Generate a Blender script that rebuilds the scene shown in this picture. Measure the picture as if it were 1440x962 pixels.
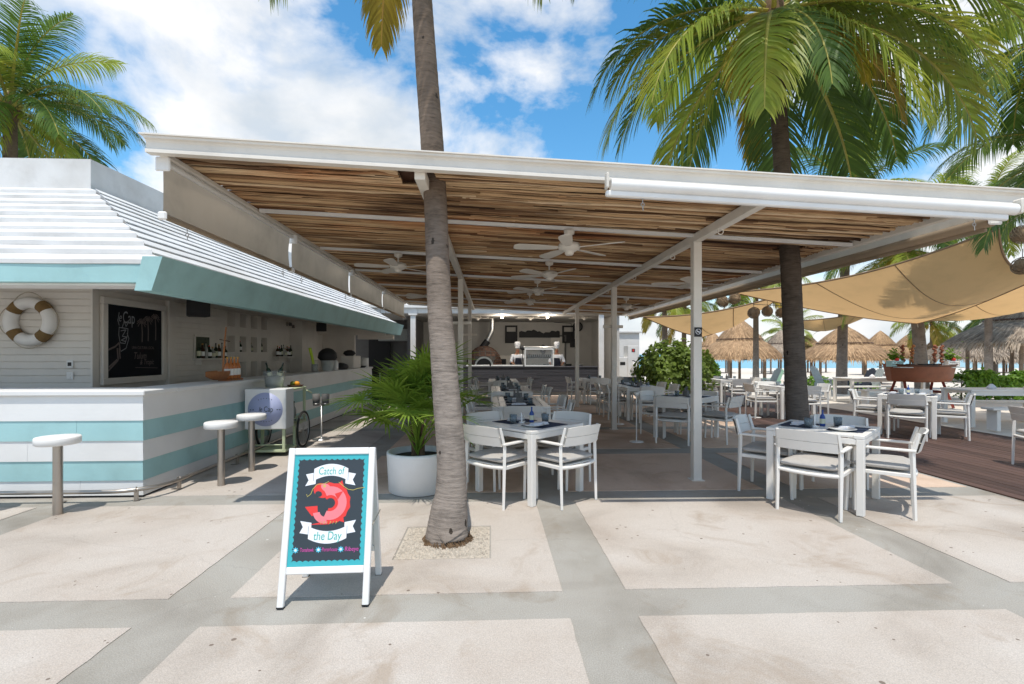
import bpy, math, random
from mathutils import Vector, Matrix, Euler
R = math.radians
sc = bpy.context.scene
for o in list(bpy.data.objects): bpy.data.objects.remove(o)
COL = sc.collection
rnd = random.Random(7)

# ---------------------------------------------------------------- camera, sky, sun, exposure
TH = 0.042                       # the terrace grid is turned this much against the view direction
CAMZ = 1.5
cam = bpy.data.cameras.new('camera'); camo = bpy.data.objects.new('camera', cam); COL.objects.link(camo)
cam.sensor_width = 36; cam.lens = 17.5; cam.shift_y = 17/1440; cam.clip_start = 0.05; cam.clip_end = 9000
camo.location = (0, 0, CAMZ); camo.rotation_euler = (R(90), 0, -TH)
sc.camera = camo
CLOUD_OFF = (2.22, 4.52, 1.40)
SUN_EL, SUN_AZ = R(71), R(190)   # azimuth the light comes from, clockwise from +Y
w = bpy.data.worlds.new('World'); sc.world = w; w.use_nodes = True
wn = w.node_tree; wn.nodes.clear()
def N(t, typ, **kw):
    n = t.nodes.new(typ)
    for k, v in kw.items(): setattr(n, k, v)
    return n
def math_(t, op, a, b=None, c=None, clamp=False):
    n = t.nodes.new('ShaderNodeMath'); n.operation = op; n.use_clamp = clamp
    for i, x in enumerate((a, b, c)):
        if x is None: continue
        if isinstance(x, (int, float)): n.inputs[i].default_value = x
        else: t.links.new(x, n.inputs[i])
    return n.outputs[0]
def ramp(t, src, stops, mode='LINEAR'):
    n = t.nodes.new('ShaderNodeValToRGB'); e = n.color_ramp.elements; n.color_ramp.interpolation = mode
    while len(e) < len(stops): e.new(0.5)
    for i, (p, c) in enumerate(stops):
        e[i].position = p; e[i].color = (c if isinstance(c, tuple) else (c, c, c)) + ((1,) if not (isinstance(c, tuple) and len(c) == 4) else ())
    t.links.new(src, n.inputs[0]); return n.outputs[0]
def mixc(t, fac, a, b, mode='MIX'):
    n = t.nodes.new('ShaderNodeMix'); n.data_type = 'RGBA'; n.blend_type = mode
    for s, x in ((n.inputs[0], fac), (n.inputs[6], a), (n.inputs[7], b)):
        if isinstance(x, (int, float)): s.default_value = x
        elif isinstance(x, tuple): s.default_value = x if len(x) == 4 else x + (1,)
        else: t.links.new(x, s)
    return n.outputs[2]
sky = N(wn, 'ShaderNodeTexSky', sky_type='NISHITA', sun_disc=False, sun_elevation=SUN_EL, sun_rotation=SUN_AZ, altitude=0, air_density=1.0, dust_density=0.5, ozone_density=1.6)
hs = N(wn, 'ShaderNodeHueSaturation'); hs.inputs['Hue'].default_value = 0.488; hs.inputs['Saturation'].default_value = 1.30; hs.inputs['Value'].default_value = 0.80
wn.links.new(sky.outputs[0], hs.inputs['Color'])
tc = N(wn, 'ShaderNodeTexCoord')
sep = N(wn, 'ShaderNodeSeparateXYZ'); wn.links.new(tc.outputs['Generated'], sep.inputs[0])
mp = N(wn, 'ShaderNodeMapping'); wn.links.new(tc.outputs['Generated'], mp.inputs[0]); mp.inputs['Location'].default_value = CLOUD_OFF; mp.inputs['Scale'].default_value = (1.0, 1.0, 1.55)
n1 = N(wn, 'ShaderNodeTexNoise'); n1.inputs['Scale'].default_value = 2.7; n1.inputs['Detail'].default_value = 10; n1.inputs['Roughness'].default_value = 0.56; n1.inputs['Distortion'].default_value = 0.25
wn.links.new(mp.outputs[0], n1.inputs['Vector'])
n2 = N(wn, 'ShaderNodeTexNoise'); n2.inputs['Scale'].default_value = 4.5; n2.inputs['Detail'].default_value = 8; n2.inputs['Roughness'].default_value = 0.5
wn.links.new(mp.outputs[0], n2.inputs['Vector'])
lowhaze = math_(wn, 'MULTIPLY', math_(wn, 'POWER', math_(wn, 'SUBTRACT', 1.0, math_(wn, 'MAXIMUM', sep.outputs[2], 0.0)), 9.0), 0.16)
cover = ramp(wn, math_(wn, 'ADD', n1.outputs[0], lowhaze), [(0.472, 0.0), (0.53, 0.5), (0.595, 0.86), (0.68, 1.0)])
shade = ramp(wn, n2.outputs[0], [(0.36, (0.62, 0.67, 0.72)), (0.60, (1.0, 0.975, 0.945))])
cl = N(wn, 'ShaderNodeVectorMath', operation='SCALE'); wn.links.new(shade, cl.inputs[0]); cl.inputs['Scale'].default_value = 4.2
skyc = mixc(wn, cover, hs.outputs[0], cl.outputs[0])
bg = N(wn, 'ShaderNodeBackground'); bg.inputs['Strength'].default_value = 0.15
wn.links.new(skyc, bg.inputs['Color'])
wo = N(wn, 'ShaderNodeOutputWorld'); wn.links.new(bg.outputs[0], wo.inputs[0])
sun = bpy.data.lights.new('sun', 'SUN'); suno = bpy.data.objects.new('sun', sun); COL.objects.link(suno)
sun.energy = 2.05; sun.angle = R(0.53); sun.color = (1.0, 0.95, 0.865)
suno.rotation_euler = Vector((-math.sin(SUN_AZ)*math.cos(SUN_EL), -math.cos(SUN_AZ)*math.cos(SUN_EL), -math.sin(SUN_EL))).to_track_quat('-Z', 'Y').to_euler()
suno.location = (0, -5, 20)
sc.view_settings.view_transform = 'Standard'; sc.view_settings.look = 'None'; sc.view_settings.gamma = 1.0
sc.view_settings.use_curve_mapping = False; sc.view_settings.exposure = 0.90
sc.render.engine = 'CYCLES'
sc.cycles.use_denoising = True
sc.cycles.max_bounces = 10; sc.cycles.diffuse_bounces = 8; sc.cycles.transparent_max_bounces = 12
sc.cycles.caustics_reflective = False; sc.cycles.caustics_refractive = False

# ---------------------------------------------------------------- helpers
CT, ST = math.cos(TH), math.sin(TH)
def S(x, d): return (x*CT + d*ST, -x*ST + d*CT)           # metres right of / ahead of the lens -> terrace grid
def P(px, py, d):
    X, Y = S((px-720)*d/700, d); return Vector((X, Y, CAMZ + (498-py)*d/700))
def G(px, py, z=0.0): return P(px, py, (CAMZ-z)*700/(py-498))

class MB:
    def __init__(s): s.v = []; s.f = []; s.s = []
    def add(s, vs, fs, smooth=False, M=None):
        b = len(s.v)
        s.v += [tuple(M @ Vector(p)) for p in vs] if M is not None else [tuple(p) for p in vs]
        s.f += [tuple(b+i for i in f) for f in fs]; s.s += [smooth]*len(fs)
        return s
    def box(s, c, d, rz=0, M=None, bev=0.0):
        x, y, z = d[0]/2, d[1]/2, d[2]/2
        T = Matrix.Translation(c) @ Matrix.Rotation(rz, 4, 'Z')
        if M is not None: T = M @ T
        if bev <= 0:
            vs = [(sx*x, sy*y, sz*z) for sx in (-1, 1) for sy in (-1, 1) for sz in (-1, 1)]
            return s.add(vs, [(0,1,3,2), (4,6,7,5), (0,4,5,1), (2,3,7,6), (0,2,6,4), (1,5,7,3)], False, T)
        b = min(bev, x*.9, y*.9, z*.9)
        vs = []; idx = {}
        for sx in (-1, 1):
            for sy in (-1, 1):
                for sz in (-1, 1):
                    for a in range(3):
                        p = [sx*(x-b), sy*(y-b), sz*(z-b)]; p[a] = (sx*x, sy*y, sz*z)[a]
                        idx[(sx, sy, sz, a)] = len(vs); vs.append(p)
        fs = []
        for a in range(3):
            o = [i for i in range(3) if i != a]
            for sg in (-1, 1):
                q = []
                for (p0, p1) in ((-1, -1), (1, -1), (1, 1), (-1, 1)):
                    k = [0, 0, 0]; k[a] = sg; k[o[0]] = p0; k[o[1]] = p1; q.append(idx[tuple(k)+(a,)])
                fs.append(q if (sg > 0) == (a != 1) else q[::-1])
        for a in range(3):      # edges along axis a
            o = [i for i in range(3) if i != a]
            for p0 in (-1, 1):
                for p1 in (-1, 1):
                    k = [0, 0, 0]; k[o[0]] = p0; k[o[1]] = p1
                    k0 = list(k); k0[a] = -1; k1 = list(k); k1[a] = 1
                    q = [idx[tuple(k0)+(o[0],)], idx[tuple(k1)+(o[0],)], idx[tuple(k1)+(o[1],)], idx[tuple(k0)+(o[1],)]]
                    fs.append(q)
        for sx in (-1, 1):
            for sy in (-1, 1):
                for sz in (-1, 1): fs.append([idx[(sx, sy, sz, i)] for i in range(3)])
        # outward orientation
        out = []
        for f in fs:
            a, b_, c_ = (Vector(vs[i]) for i in f[:3])
            nrm = (b_-a).cross(c_-a); cen = sum((Vector(vs[i]) for i in f), Vector())/len(f)
            out.append(f if nrm.dot(cen) > 0 else f[::-1])
        return s.add(vs, out, False, T)
    def bb(s, x0, x1, y0, y1, z0, z1, bev=0.0, M=None):
        return s.box(((x0+x1)/2, (y0+y1)/2, (z0+z1)/2), (abs(x1-x0), abs(y1-y0), abs(z1-z0)), bev=bev, M=M)
    def tube(s, pts, rad, n=8, cap=True, M=None, smooth=True, flat=1.0):
        pts = [Vector(p) for p in pts]
        if isinstance(rad, (int, float)): rad = [rad]*len(pts)
        vs = []; fs = []; ref = None
        for i, p in enumerate(pts):
            t = (pts[min(i+1, len(pts)-1)] - pts[max(i-1, 0)])
            if t.length < 1e-9: t = Vector((0, 0, 1))
            t.normalize()
            if ref is None:
                ref = Vector((0, 0, 1)) if abs(t.z) < 0.9 else Vector((1, 0, 0))
            u = (ref - t*ref.dot(t)).normalized(); v = t.cross(u); ref = u
            for k in range(n):
                a = 2*math.pi*k/n
                vs.append(p + (u*math.cos(a)*flat + v*math.sin(a))*rad[i])
        for i in range(len(pts)-1):
            for k in range(n):
                fs.append((i*n+k, i*n+(k+1) % n, (i+1)*n+(k+1) % n, (i+1)*n+k))
        s.add(vs, fs, smooth, M)
        if cap:
            s.add(vs[:n], [tuple(range(n))[::-1]], False, M); s.add(vs[-n:], [tuple(range(n))], False, M)
        return s
    def lathe(s, prof, n=16, c=(0, 0, 0), M=None, smooth=True, sx=1.0, sy=1.0):
        vs = []; fs = []
        for (r, z) in prof:
            for k in range(n):
                a = 2*math.pi*k/n; vs.append((c[0]+r*math.cos(a)*sx, c[1]+r*math.sin(a)*sy, c[2]+z))
        m = len(prof)
        for i in range(m-1):
            for k in range(n):
                fs.append((i*n+k, i*n+(k+1) % n, (i+1)*n+(k+1) % n, (i+1)*n+k))
        s.add(vs, fs, smooth, M)
        if prof[0][0] > 1e-6: s.add(vs[:n], [tuple(range(n))[::-1]], False, M)
        if prof[-1][0] > 1e-6: s.add(vs[-n:], [tuple(range(n))], False, M)
        return s
    def torus(s, R_, r, n=32, m=12, a0=0, a1=2*math.pi, M=None):
        vs = []; fs = []; full = abs(a1-a0-2*math.pi) < 1e-6; nn = n if full else n+1
        for i in range(nn):
            a = a0+(a1-a0)*i/n
            for k in range(m):
                b = 2*math.pi*k/m; q = R_+r*math.cos(b)
                vs.append((q*math.cos(a), q*math.sin(a), r*math.sin(b)))
        for i in range(n):
            for k in range(m):
                j = (i+1) % nn
                fs.append((i*m+k, j*m+k, j*m+(k+1) % m, i*m+(k+1) % m))
        return s.add(vs, fs, True, M)
    def prism(s, poly, h0, h1, M=None):
        n = len(poly); vs = [(x, y, h0) for x, y in poly]+[(x, y, h1) for x, y in poly]
        fs = [tuple(range(n))[::-1], tuple(range(n, 2*n))]+[(i, (i+1) % n, n+(i+1) % n, n+i) for i in range(n)]
        return s.add(vs, fs, False, M)
    def grid(s, fn, nu, nv, M=None, smooth=True):
        vs = [fn(i/nu, j/nv) for i in range(nu+1) for j in range(nv+1)]
        fs = [(i*(nv+1)+j, (i+1)*(nv+1)+j, (i+1)*(nv+1)+j+1, i*(nv+1)+j+1) for i in range(nu) for j in range(nv)]
        return s.add(vs, fs, smooth, M)
    def mesh(s, name, mat=None):
        me = bpy.data.meshes.new(name); me.from_pydata(s.v, [], s.f)
        me.polygons.foreach_set('use_smooth', s.s)
        if mat is not None:
            for m in (mat if isinstance(mat, (list, tuple)) else [mat]): me.materials.append(m)
        me.update(); return me
    def build(s, name, mat, parent=None, world=False):
        return put(s.mesh(name, mat), name, parent, world)
WM = {}
def put(me, name, parent=None, world=False, loc=None, rot=None, scale=None):
    o = bpy.data.objects.new(name, me); COL.objects.link(o)
    if loc is not None: o.location = loc
    if rot is not None: o.rotation_euler = rot
    if scale is not None: o.scale = scale if not isinstance(scale, (int, float)) else (scale,)*3
    if parent is not None:
        o.parent = parent
        if world and parent.name in WM: o.matrix_parent_inverse = WM[parent.name].inverted()
    return o
def tag(o, label=None, cat=None, group=None, kind=None):
    if label: o['label'] = label
    if cat: o['category'] = cat
    if group: o['group'] = group
    if kind: o['kind'] = kind
    return o
def thing(name, label, cat, loc=(0, 0, 0), rz=0, group=None):
    o = bpy.data.objects.new(name, None); COL.objects.link(o); o.empty_display_size = 0.1
    o.location = loc; o.rotation_euler = (0, 0, rz)
    WM[o.name] = Matrix.Translation(loc) @ Matrix.Rotation(rz, 4, 'Z')
    return tag(o, label, cat, group)
def copy_thing(root, loc, rz, label, group=None):
    r = root.copy(); COL.objects.link(r); r.location = loc; r.rotation_euler = (0, 0, rz); r['label'] = label
    if group: r['group'] = group
    for ch in root.children:
        c = ch.copy(); COL.objects.link(c); c.parent = r
        for g in ch.children:
            d = g.copy(); COL.objects.link(d); d.parent = c
    return r

# ---------------------------------------------------------------- materials
def mat(name, col, rough=0.6, var=0.12, scale=6.0, bump=0.0, bscale=60.0, metal=0.0, col2=None, dirt=0.0, island=0.0, spec=0.4, stretch=None, objrand=0.0, trans=0.0):
    m = bpy.data.materials.new(name); m.use_nodes = True; t = m.node_tree; b = t.nodes['Principled BSDF']
    c = N(t, 'ShaderNodeTexCoord'); vec = c.outputs['Object']
    if stretch:
        mpn = N(t, 'ShaderNodeMapping'); mpn.inputs['Scale'].default_value = stretch; t.links.new(vec, mpn.inputs[0]); vec = mpn.outputs[0]
    n = N(t, 'ShaderNodeTexNoise'); n.inputs['Scale'].default_value = scale; n.inputs['Detail'].default_value = 6; n.inputs['Roughness'].default_value = 0.62
    t.links.new(vec, n.inputs['Vector'])
    c2 = col2 or tuple(x*(1-var*2.2) for x in col)
    hi = tuple(min(1, x*(1+var*0.6)) for x in col)
    cc = ramp(t, n.outputs[0], [(0.25, c2), (0.5, col), (0.78, hi)])
    if dirt > 0:
        n3 = N(t, 'ShaderNodeTexNoise'); n3.inputs['Scale'].default_value = 1.7; n3.inputs['Detail'].default_value = 8; t.links.new(c.outputs['Object'], n3.inputs['Vector'])
        cc = mixc(t, ramp(t, n3.outputs[0], [(0.45, 0.0), (0.75, dirt)]), cc, tuple(x*y for x, y in zip(col, (0.45, 0.40, 0.34))))
    if island > 0:
        g = N(t, 'ShaderNodeNewGeometry')
        cc = mixc(t, 1.0, cc, ramp(t, g.outputs['Random Per Island'], [(0, 1-island), (1, 1.0)]), 'MULTIPLY')
    if objrand > 0:
        g = N(t, 'ShaderNodeObjectInfo')
        cc = mixc(t, 1.0, cc, ramp(t, g.outputs['Random'], [(0, 1-objrand), (1, 1.0)]), 'MULTIPLY')
    t.links.new(cc, b.inputs['Base Color'])
    b.inputs['Roughness'].default_value = rough; b.inputs['Metallic'].default_value = metal; b.inputs['Specular IOR Level'].default_value = spec
    if bump > 0:
        nb = N(t, 'ShaderNodeTexNoise'); nb.inputs['Scale'].default_value = bscale; nb.inputs['Detail'].default_value = 5; t.links.new(vec, nb.inputs['Vector'])
        bn = N(t, 'ShaderNodeBump'); bn.inputs['Strength'].default_value = bump; bn.inputs['Distance'].default_value = 0.01
        t.links.new(nb.outputs[0], bn.inputs['Height']); t.links.new(bn.outputs[0], b.inputs['Normal'])
    if trans > 0:
        tr = N(t, 'ShaderNodeBsdfTranslucent'); t.links.new(cc, tr.inputs['Color'])
        ms = N(t, 'ShaderNodeMixShader'); ms.inputs[0].default_value = trans
        t.links.new(b.outputs[0], ms.inputs[1]); t.links.new(tr.outputs[0], ms.inputs[2]); t.links.new(ms.outputs[0], t.nodes['Material Output'].inputs[0])
    return m
def glassmat(name, col, rough=0.05, alpha=0.35):
    m = bpy.data.materials.new(name); m.use_nodes = True; t = m.node_tree; b = t.nodes['Principled BSDF']
    b.inputs['Base Color'].default_value = col+(1,); b.inputs['Roughness'].default_value = rough
    n = N(t, 'ShaderNodeTexNoise'); n.inputs['Scale'].default_value = 9
    t.links.new(ramp(t, n.outputs[0], [(0, alpha*0.8), (1, min(1, alpha*1.2))]), b.inputs['Alpha'])
    return m
def slabmat(name, col, blot, speck, sp_amt, seed):
    m = mat(name, col, 0.85, 0.05, 0.9, 0.25, 90, col2=blot, spec=0.2)
    t = m.node_tree; b = t.nodes['Principled BSDF']; src = b.inputs['Base Color'].links[0].from_socket
    c = N(t, 'ShaderNodeTexCoord')
    v = N(t, 'ShaderNodeTexVoronoi'); v.inputs['Scale'].default_value = 11; v.inputs['Randomness'].default_value = 1; t.links.new(c.outputs['Object'], v.inputs['Vector'])
    n = N(t, 'ShaderNodeTexNoise'); n.inputs['Scale'].default_value = 3.1; t.links.new(c.outputs['Object'], n.inputs['Vector'])
    thr = math_(t, 'MULTIPLY', ramp(t, n.outputs[0], [(0.48, 0.0), (0.7, 1.0)]), sp_amt)
    mk = math_(t, 'LESS_THAN', v.outputs['Distance'], thr)
    nf = N(t, 'ShaderNodeTexNoise'); nf.inputs['Scale'].default_value = 160; nf.inputs['Detail'].default_value = 3; t.links.new(c.outputs['Object'], nf.inputs['Vector'])
    fine = mixc(t, 1.0, src, ramp(t, nf.outputs[0], [(0.3, 0.76), (0.7, 1.1)]), 'MULTIPLY')
    nm = N(t, 'ShaderNodeTexNoise'); nm.inputs['Scale'].default_value = 0.75; nm.inputs['Detail'].default_value = 7; nm.inputs['Distortion'].default_value = 0.8; t.links.new(c.outputs['Object'], nm.inputs['Vector'])
    fine = mixc(t, 1.0, fine, ramp(t, nm.outputs[0], [(0.28, (0.64, 0.61, 0.58)), (0.47, (0.92, 0.90, 0.88)), (0.62, (1.0, 1.0, 1.0))]), 'MULTIPLY')
    ns = N(t, 'ShaderNodeTexNoise'); ns.inputs['Scale'].default_value = 1.35; ns.inputs['Detail'].default_value = 9; ns.inputs['Roughness'].default_value = 0.68; ns.inputs['Distortion'].default_value = 1.2; t.links.new(c.outputs['Object'], ns.inputs['Vector'])
    fine = mixc(t, ramp(t, ns.outputs[0], [(0.54, 0.0), (0.68, 0.65)]), fine, tuple(x*y for x, y in zip(col, (0.62, 0.54, 0.46))))
    vc = N(t, 'ShaderNodeTexVoronoi', feature='DISTANCE_TO_EDGE'); vc.inputs['Scale'].default_value = 0.42; dn = N(t, 'ShaderNodeVectorMath', operation='ADD'); sn = N(t, 'ShaderNodeVectorMath', operation='SCALE'); sn.inputs['Scale'].default_value = 0.35
    t.links.new(ns.outputs['Color'], sn.inputs[0]); t.links.new(c.outputs['Object'], dn.inputs[0]); t.links.new(sn.outputs[0], dn.inputs[1]); t.links.new(dn.outputs[0], vc.inputs['Vector'])
    fine = mixc(t, math_(t, 'MULTIPLY', math_(t, 'LESS_THAN', vc.outputs['Distance'], 0.0022), 0.16), fine, tuple(x*0.45 for x in col))
    t.links.new(mixc(t, mk, fine, speck), b.inputs['Base Color'])
    return m
M_ = {}
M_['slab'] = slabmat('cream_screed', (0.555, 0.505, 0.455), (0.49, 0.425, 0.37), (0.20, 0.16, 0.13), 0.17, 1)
M_['slabin'] = slabmat('shade_warmed_screed', (0.71, 0.545, 0.425), (0.61, 0.44, 0.33), (0.2, 0.14, 0.1), 0.10, 3)  # browner screed under the pergola, with its warm shade put into the colour
M_['strip'] = slabmat('grey_screed', (0.405, 0.388, 0.352), (0.31, 0.29, 0.25), (0.60, 0.58, 0.54), 0.10, 2)
M_['white'] = mat('white_paint', (0.80, 0.79, 0.77), 0.55, 0.03, 2.2, 0.06, 25, dirt=0.22)
M_['roofwhite'] = mat('limewash_white', (0.66, 0.66, 0.655), 0.75, 0.06, 3, 0.25, 14, dirt=0.32)
M_['alu'] = mat('white_powder_coat', (0.80, 0.77, 0.72), 0.4, 0.02, 5, 0.03, 80)
M_['greige'] = mat('off_white_paint', (0.745, 0.70, 0.63), 0.5, 0.05, 4, 0.04, 40, dirt=0.2)
M_['turq'] = mat('turquoise_paint', (0.35, 0.575, 0.585), 0.55, 0.08, 2.2, 0.12, 30, dirt=0.22)
M_['siding'] = mat('white_siding_paint', (0.73, 0.69, 0.635), 0.6, 0.04, 3, 0.1, 30, dirt=0.12)
M_['cushion'] = mat('grey_canvas', (0.45, 0.425, 0.395), 0.9, 0.06, 12, 0.25, 240)
M_['steel'] = mat('brushed_steel', (0.42, 0.38, 0.34), 0.35, 0.1, 8, 0.02, 200, metal=0.9, stretch=(1, 1, 0.05))
M_['dark'] = mat('matt_black', (0.02, 0.02, 0.022), 0.6, 0.1, 8)
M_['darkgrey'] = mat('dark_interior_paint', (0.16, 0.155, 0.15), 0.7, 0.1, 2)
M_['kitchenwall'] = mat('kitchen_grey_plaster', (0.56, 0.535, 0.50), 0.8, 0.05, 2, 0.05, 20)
def stickmat(name, island):
    m = mat(name, (1, 1, 1), 0.85, 0.3, 5, 0.6, 40, col2=(0.4, 0.38, 0.36), stretch=(0.25, 4, 4)); t = m.node_tree; b = t.nodes['Principled BSDF']; src = b.inputs['Base Color'].links[0].from_socket
    rs = N(t, 'ShaderNodeNewGeometry').outputs['Random Per Island'] if island else N(t, 'ShaderNodeObjectInfo').outputs['Random']
    base = ramp(t, rs, [(0.0, (0.09, 0.045, 0.023)), (0.2, (0.28, 0.155, 0.078)), (0.5, (0.52, 0.32, 0.165)), (0.8, (0.66, 0.455, 0.26)), (1.0, (0.76, 0.575, 0.375))])
    g = N(t, 'ShaderNodeTexCoord'); mpn = N(t, 'ShaderNodeMapping'); mpn.inputs['Scale'].default_value = (0.42, 1.15, 0); t.links.new(g.outputs['Object'], mpn.inputs[0])
    n = N(t, 'ShaderNodeTexNoise'); n.inputs['Scale'].default_value = 0.9; n.inputs['Detail'].default_value = 5; t.links.new(mpn.outputs[0], n.inputs['Vector'])
    base = mixc(t, ramp(t, n.outputs[0], [(0.36, 0.75), (0.47, 0.0)]), base, mixc(t, 1.0, base, (0.20, 0.15, 0.13), 'MULTIPLY'))
    n = N(t, 'ShaderNodeTexNoise'); n.inputs['Scale'].default_value = 0.75; n.inputs['Detail'].default_value = 4; mp2 = N(t, 'ShaderNodeMapping'); mp2.inputs['Location'].default_value = (5, 3, 0); t.links.new(mpn.outputs[0], mp2.inputs[0]); t.links.new(mp2.outputs[0], n.inputs['Vector'])
    base = mixc(t, ramp(t, n.outputs[0], [(0.54, 0.0), (0.66, 0.8)]), base, mixc(t, 1.0, base, (1.0, 0.58, 0.36), 'MULTIPLY'))
    t.links.new(mixc(t, 1.0, src, base, 'MULTIPLY'), b.inputs['Base Color']); return m
M_['stick'] = stickmat('dried_sticks', True); M_['stickfront'] = stickmat('dried_sticks_front', False)
M_['deckwood'] = mat('reddish_decking', (0.12, 0.07, 0.056), 0.6, 0.25, 3, 0.25, 50, col2=(0.06, 0.037, 0.031), objrand=0.45, stretch=(5, 0.35, 5), spec=0.3)
M_['bark'] = None
M_['fabric'] = mat('tan_screen_fabric', (0.50, 0.41, 0.31), 0.9, 0.1, 1.6, 0.1, 200, dirt=0.18, trans=0.5)
M_['sail'] = mat('ochre_sail_cloth', (0.68, 0.435, 0.205), 0.9, 0.05, 2, 0.05, 120, trans=0.45)
M_['sailhem'] = mat('brown_hem', (0.26, 0.17, 0.10), 0.9, 0.05, 2)
M_['sand'] = mat('beach_sand', (0.66, 0.60, 0.52), 0.95, 0.07, 2.5, 0.8, 6, spec=0.1)
M_['gravel'] = mat('pale_gravel', (0.56, 0.50, 0.42), 0.95, 0.2, 20, island=0.4)
M_['glass'] = glassmat('smoky_tumbler_glass', (0.20, 0.25, 0.28), 0.05, 0.55)
M_['clear'] = glassmat('clear_glass', (0.45, 0.50, 0.52), 0.04, 0.12)
M_['mat_navy'] = mat('navy_placemat', (0.028, 0.04, 0.075), 0.9, 0.1, 30, 0.3, 300)
M_['napkin'] = mat('white_linen', (0.72, 0.72, 0.74), 0.9, 0.03, 20, 0.2, 150)
M_['plate'] = mat('white_ceramic', (0.8, 0.8, 0.78), 0.2, 0.02, 5)
M_['blueb'] = mat('blue_plastic', (0.02, 0.06, 0.25), 0.35, 0.05, 5)
M_['labelp'] = mat('paper_label', (0.62, 0.62, 0.45), 0.7, 0.1, 60)
M_['thatch'] = mat('orange_thatch', (0.58, 0.375, 0.21), 0.95, 0.3, 4, 0.6, 40, col2=(0.33, 0.19, 0.10), island=0.45)  # orange-brown straw
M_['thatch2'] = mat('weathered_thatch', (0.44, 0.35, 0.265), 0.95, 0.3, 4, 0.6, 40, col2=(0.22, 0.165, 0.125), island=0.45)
M_['trunkwood'] = mat('post_wood', (0.24, 0.185, 0.14), 0.9, 0.2, 6, 0.4, 30)
M_['boat'] = mat('rust_red_boat_paint', (0.23, 0.075, 0.035), 0.5, 0.12, 4, 0.05, 30, dirt=0.2)
M_['chalk'] = mat('chalkboard', (0.012, 0.014, 0.018), 0.8, 0.15, 3, spec=0.15)
M_['slate'] = mat('printed_slate', (0.035, 0.048, 0.06), 0.55, 0.05, 3)
M_['teal'] = mat('teal_print', (0.05, 0.42, 0.47), 0.55, 0.05, 5)
M_['red'] = mat('red_print', (0.75, 0.045, 0.04), 0.5, 0.05, 5)
M_['pink'] = mat('pink_print', (0.80, 0.22, 0.25), 0.5, 0.05, 5)
M_['magenta'] = mat('magenta_print', (0.62, 0.08, 0.38), 0.5, 0.05, 5)
M_['cyan'] = mat('cyan_print', (0.10, 0.55, 0.75), 0.5, 0.05, 5)
M_['green'] = mat('green_print', (0.05, 0.42, 0.36), 0.5, 0.05, 5)
M_['yellow'] = mat('yellow_print', (0.55, 0.47, 0.12), 0.5, 0.05, 5)
M_['whiteprint'] = mat('white_print', (0.80, 0.82, 0.86), 0.5, 0.02, 5)
M_['chalkline'] = mat('chalk_line', (0.27, 0.28, 0.30), 0.9, 0.25, 60)
M_['chalkpink'] = mat('dusty_chalk_line', (0.16, 0.13, 0.125), 0.9, 0.25, 60)
M_['lilac'] = mat('lilac_print', (0.42, 0.46, 0.68), 0.5, 0.03, 5)
M_['cartgreen'] = mat('pale_green_cart_paint', (0.55, 0.62, 0.40), 0.45, 0.05, 5)
M_['rubber'] = mat('black_rubber', (0.025, 0.025, 0.025), 0.8, 0.1, 20)
M_['plankgrey'] = mat('charcoal_cladding', (0.06, 0.06, 0.07), 0.7, 0.3, 3, 0.3, 40, col2=(0.03, 0.03, 0.037), stretch=(0.5, 5, 8), objrand=0.3)
M_['orange'] = mat('orange_peel', (0.8, 0.33, 0.02), 0.5, 0.08, 30, 0.2, 120)
M_['lime'] = mat('lime_green', (0.45, 0.62, 0.04), 0.5, 0.08, 10)
M_['rose'] = mat('rose_wine', (0.50, 0.17, 0.05), 0.15, 0.08, 6)
M_['gold'] = mat('gold_foil', (0.60, 0.33, 0.06), 0.4, 0.08, 6)
M_['bottleg'] = mat('dark_green_bottle', (0.012, 0.028, 0.014), 0.15, 0.1, 5)
M_['bottleb'] = mat('brown_bottle', (0.05, 0.022, 0.01), 0.15, 0.1, 5)
M_['bottlec'] = mat('pale_bottle', (0.32, 0.33, 0.30), 0.15, 0.1, 5)
M_['wood'] = mat('orange_brown_wood', (0.33, 0.13, 0.045), 0.6, 0.2, 5, 0.2, 40)
M_['darkwood'] = mat('dark_brown_wood', (0.075, 0.032, 0.018), 0.6, 0.2, 5, 0.2, 40)
M_['skin'] = mat('skin', (0.36, 0.19, 0.12), 0.55, 0.06, 8)
M_['cloth'] = mat('white_cotton', (0.74, 0.75, 0.78), 0.9, 0.04, 8, 0.2, 40)
M_['apron'] = mat('navy_apron', (0.02, 0.024, 0.04), 0.9, 0.1, 8)
M_['brick'] = mat('oven_brick', (0.19, 0.105, 0.075), 0.85, 0.25, 8, 0.4, 20, island=0.45)
M_['mortar'] = mat('oven_mortar', (0.12, 0.11, 0.10), 0.95, 0.1, 10)
M_['inox'] = mat('stainless_steel', (0.55, 0.55, 0.54), 0.3, 0.05, 5, metal=0.9)
M_['wicker'] = mat('wicker', (0.30, 0.205, 0.12), 0.9, 0.2, 10, 0.3, 40)
M_['rope'] = mat('rope', (0.45, 0.40, 0.32), 0.9, 0.15, 40, 0.3, 120)
M_['adir'] = mat('grey_painted_wood', (0.42, 0.45, 0.44), 0.7, 0.1, 8)
M_['soil'] = mat('soil', (0.05, 0.037, 0.026), 0.95, 0.3, 20, 0.5, 40)
M_['buoybrown'] = mat('brown_canvas_band', (0.20, 0.125, 0.05), 0.9, 0.1, 20)
def leafmat(name, col, yel, rough=0.45, trans=0.32):
    m = mat(name, col, rough, 0.2, 1.5, spec=0.35, island=0.35, trans=trans, col2=yel)
    return m
M_['frond'] = leafmat('palm_leaflet', (0.13, 0.22, 0.036), (0.075, 0.145, 0.028), trans=0.42)
M_['frondlight'] = leafmat('palm_leaflet_light', (0.33, 0.41, 0.055), (0.42, 0.36, 0.045), trans=0.45)
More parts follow.
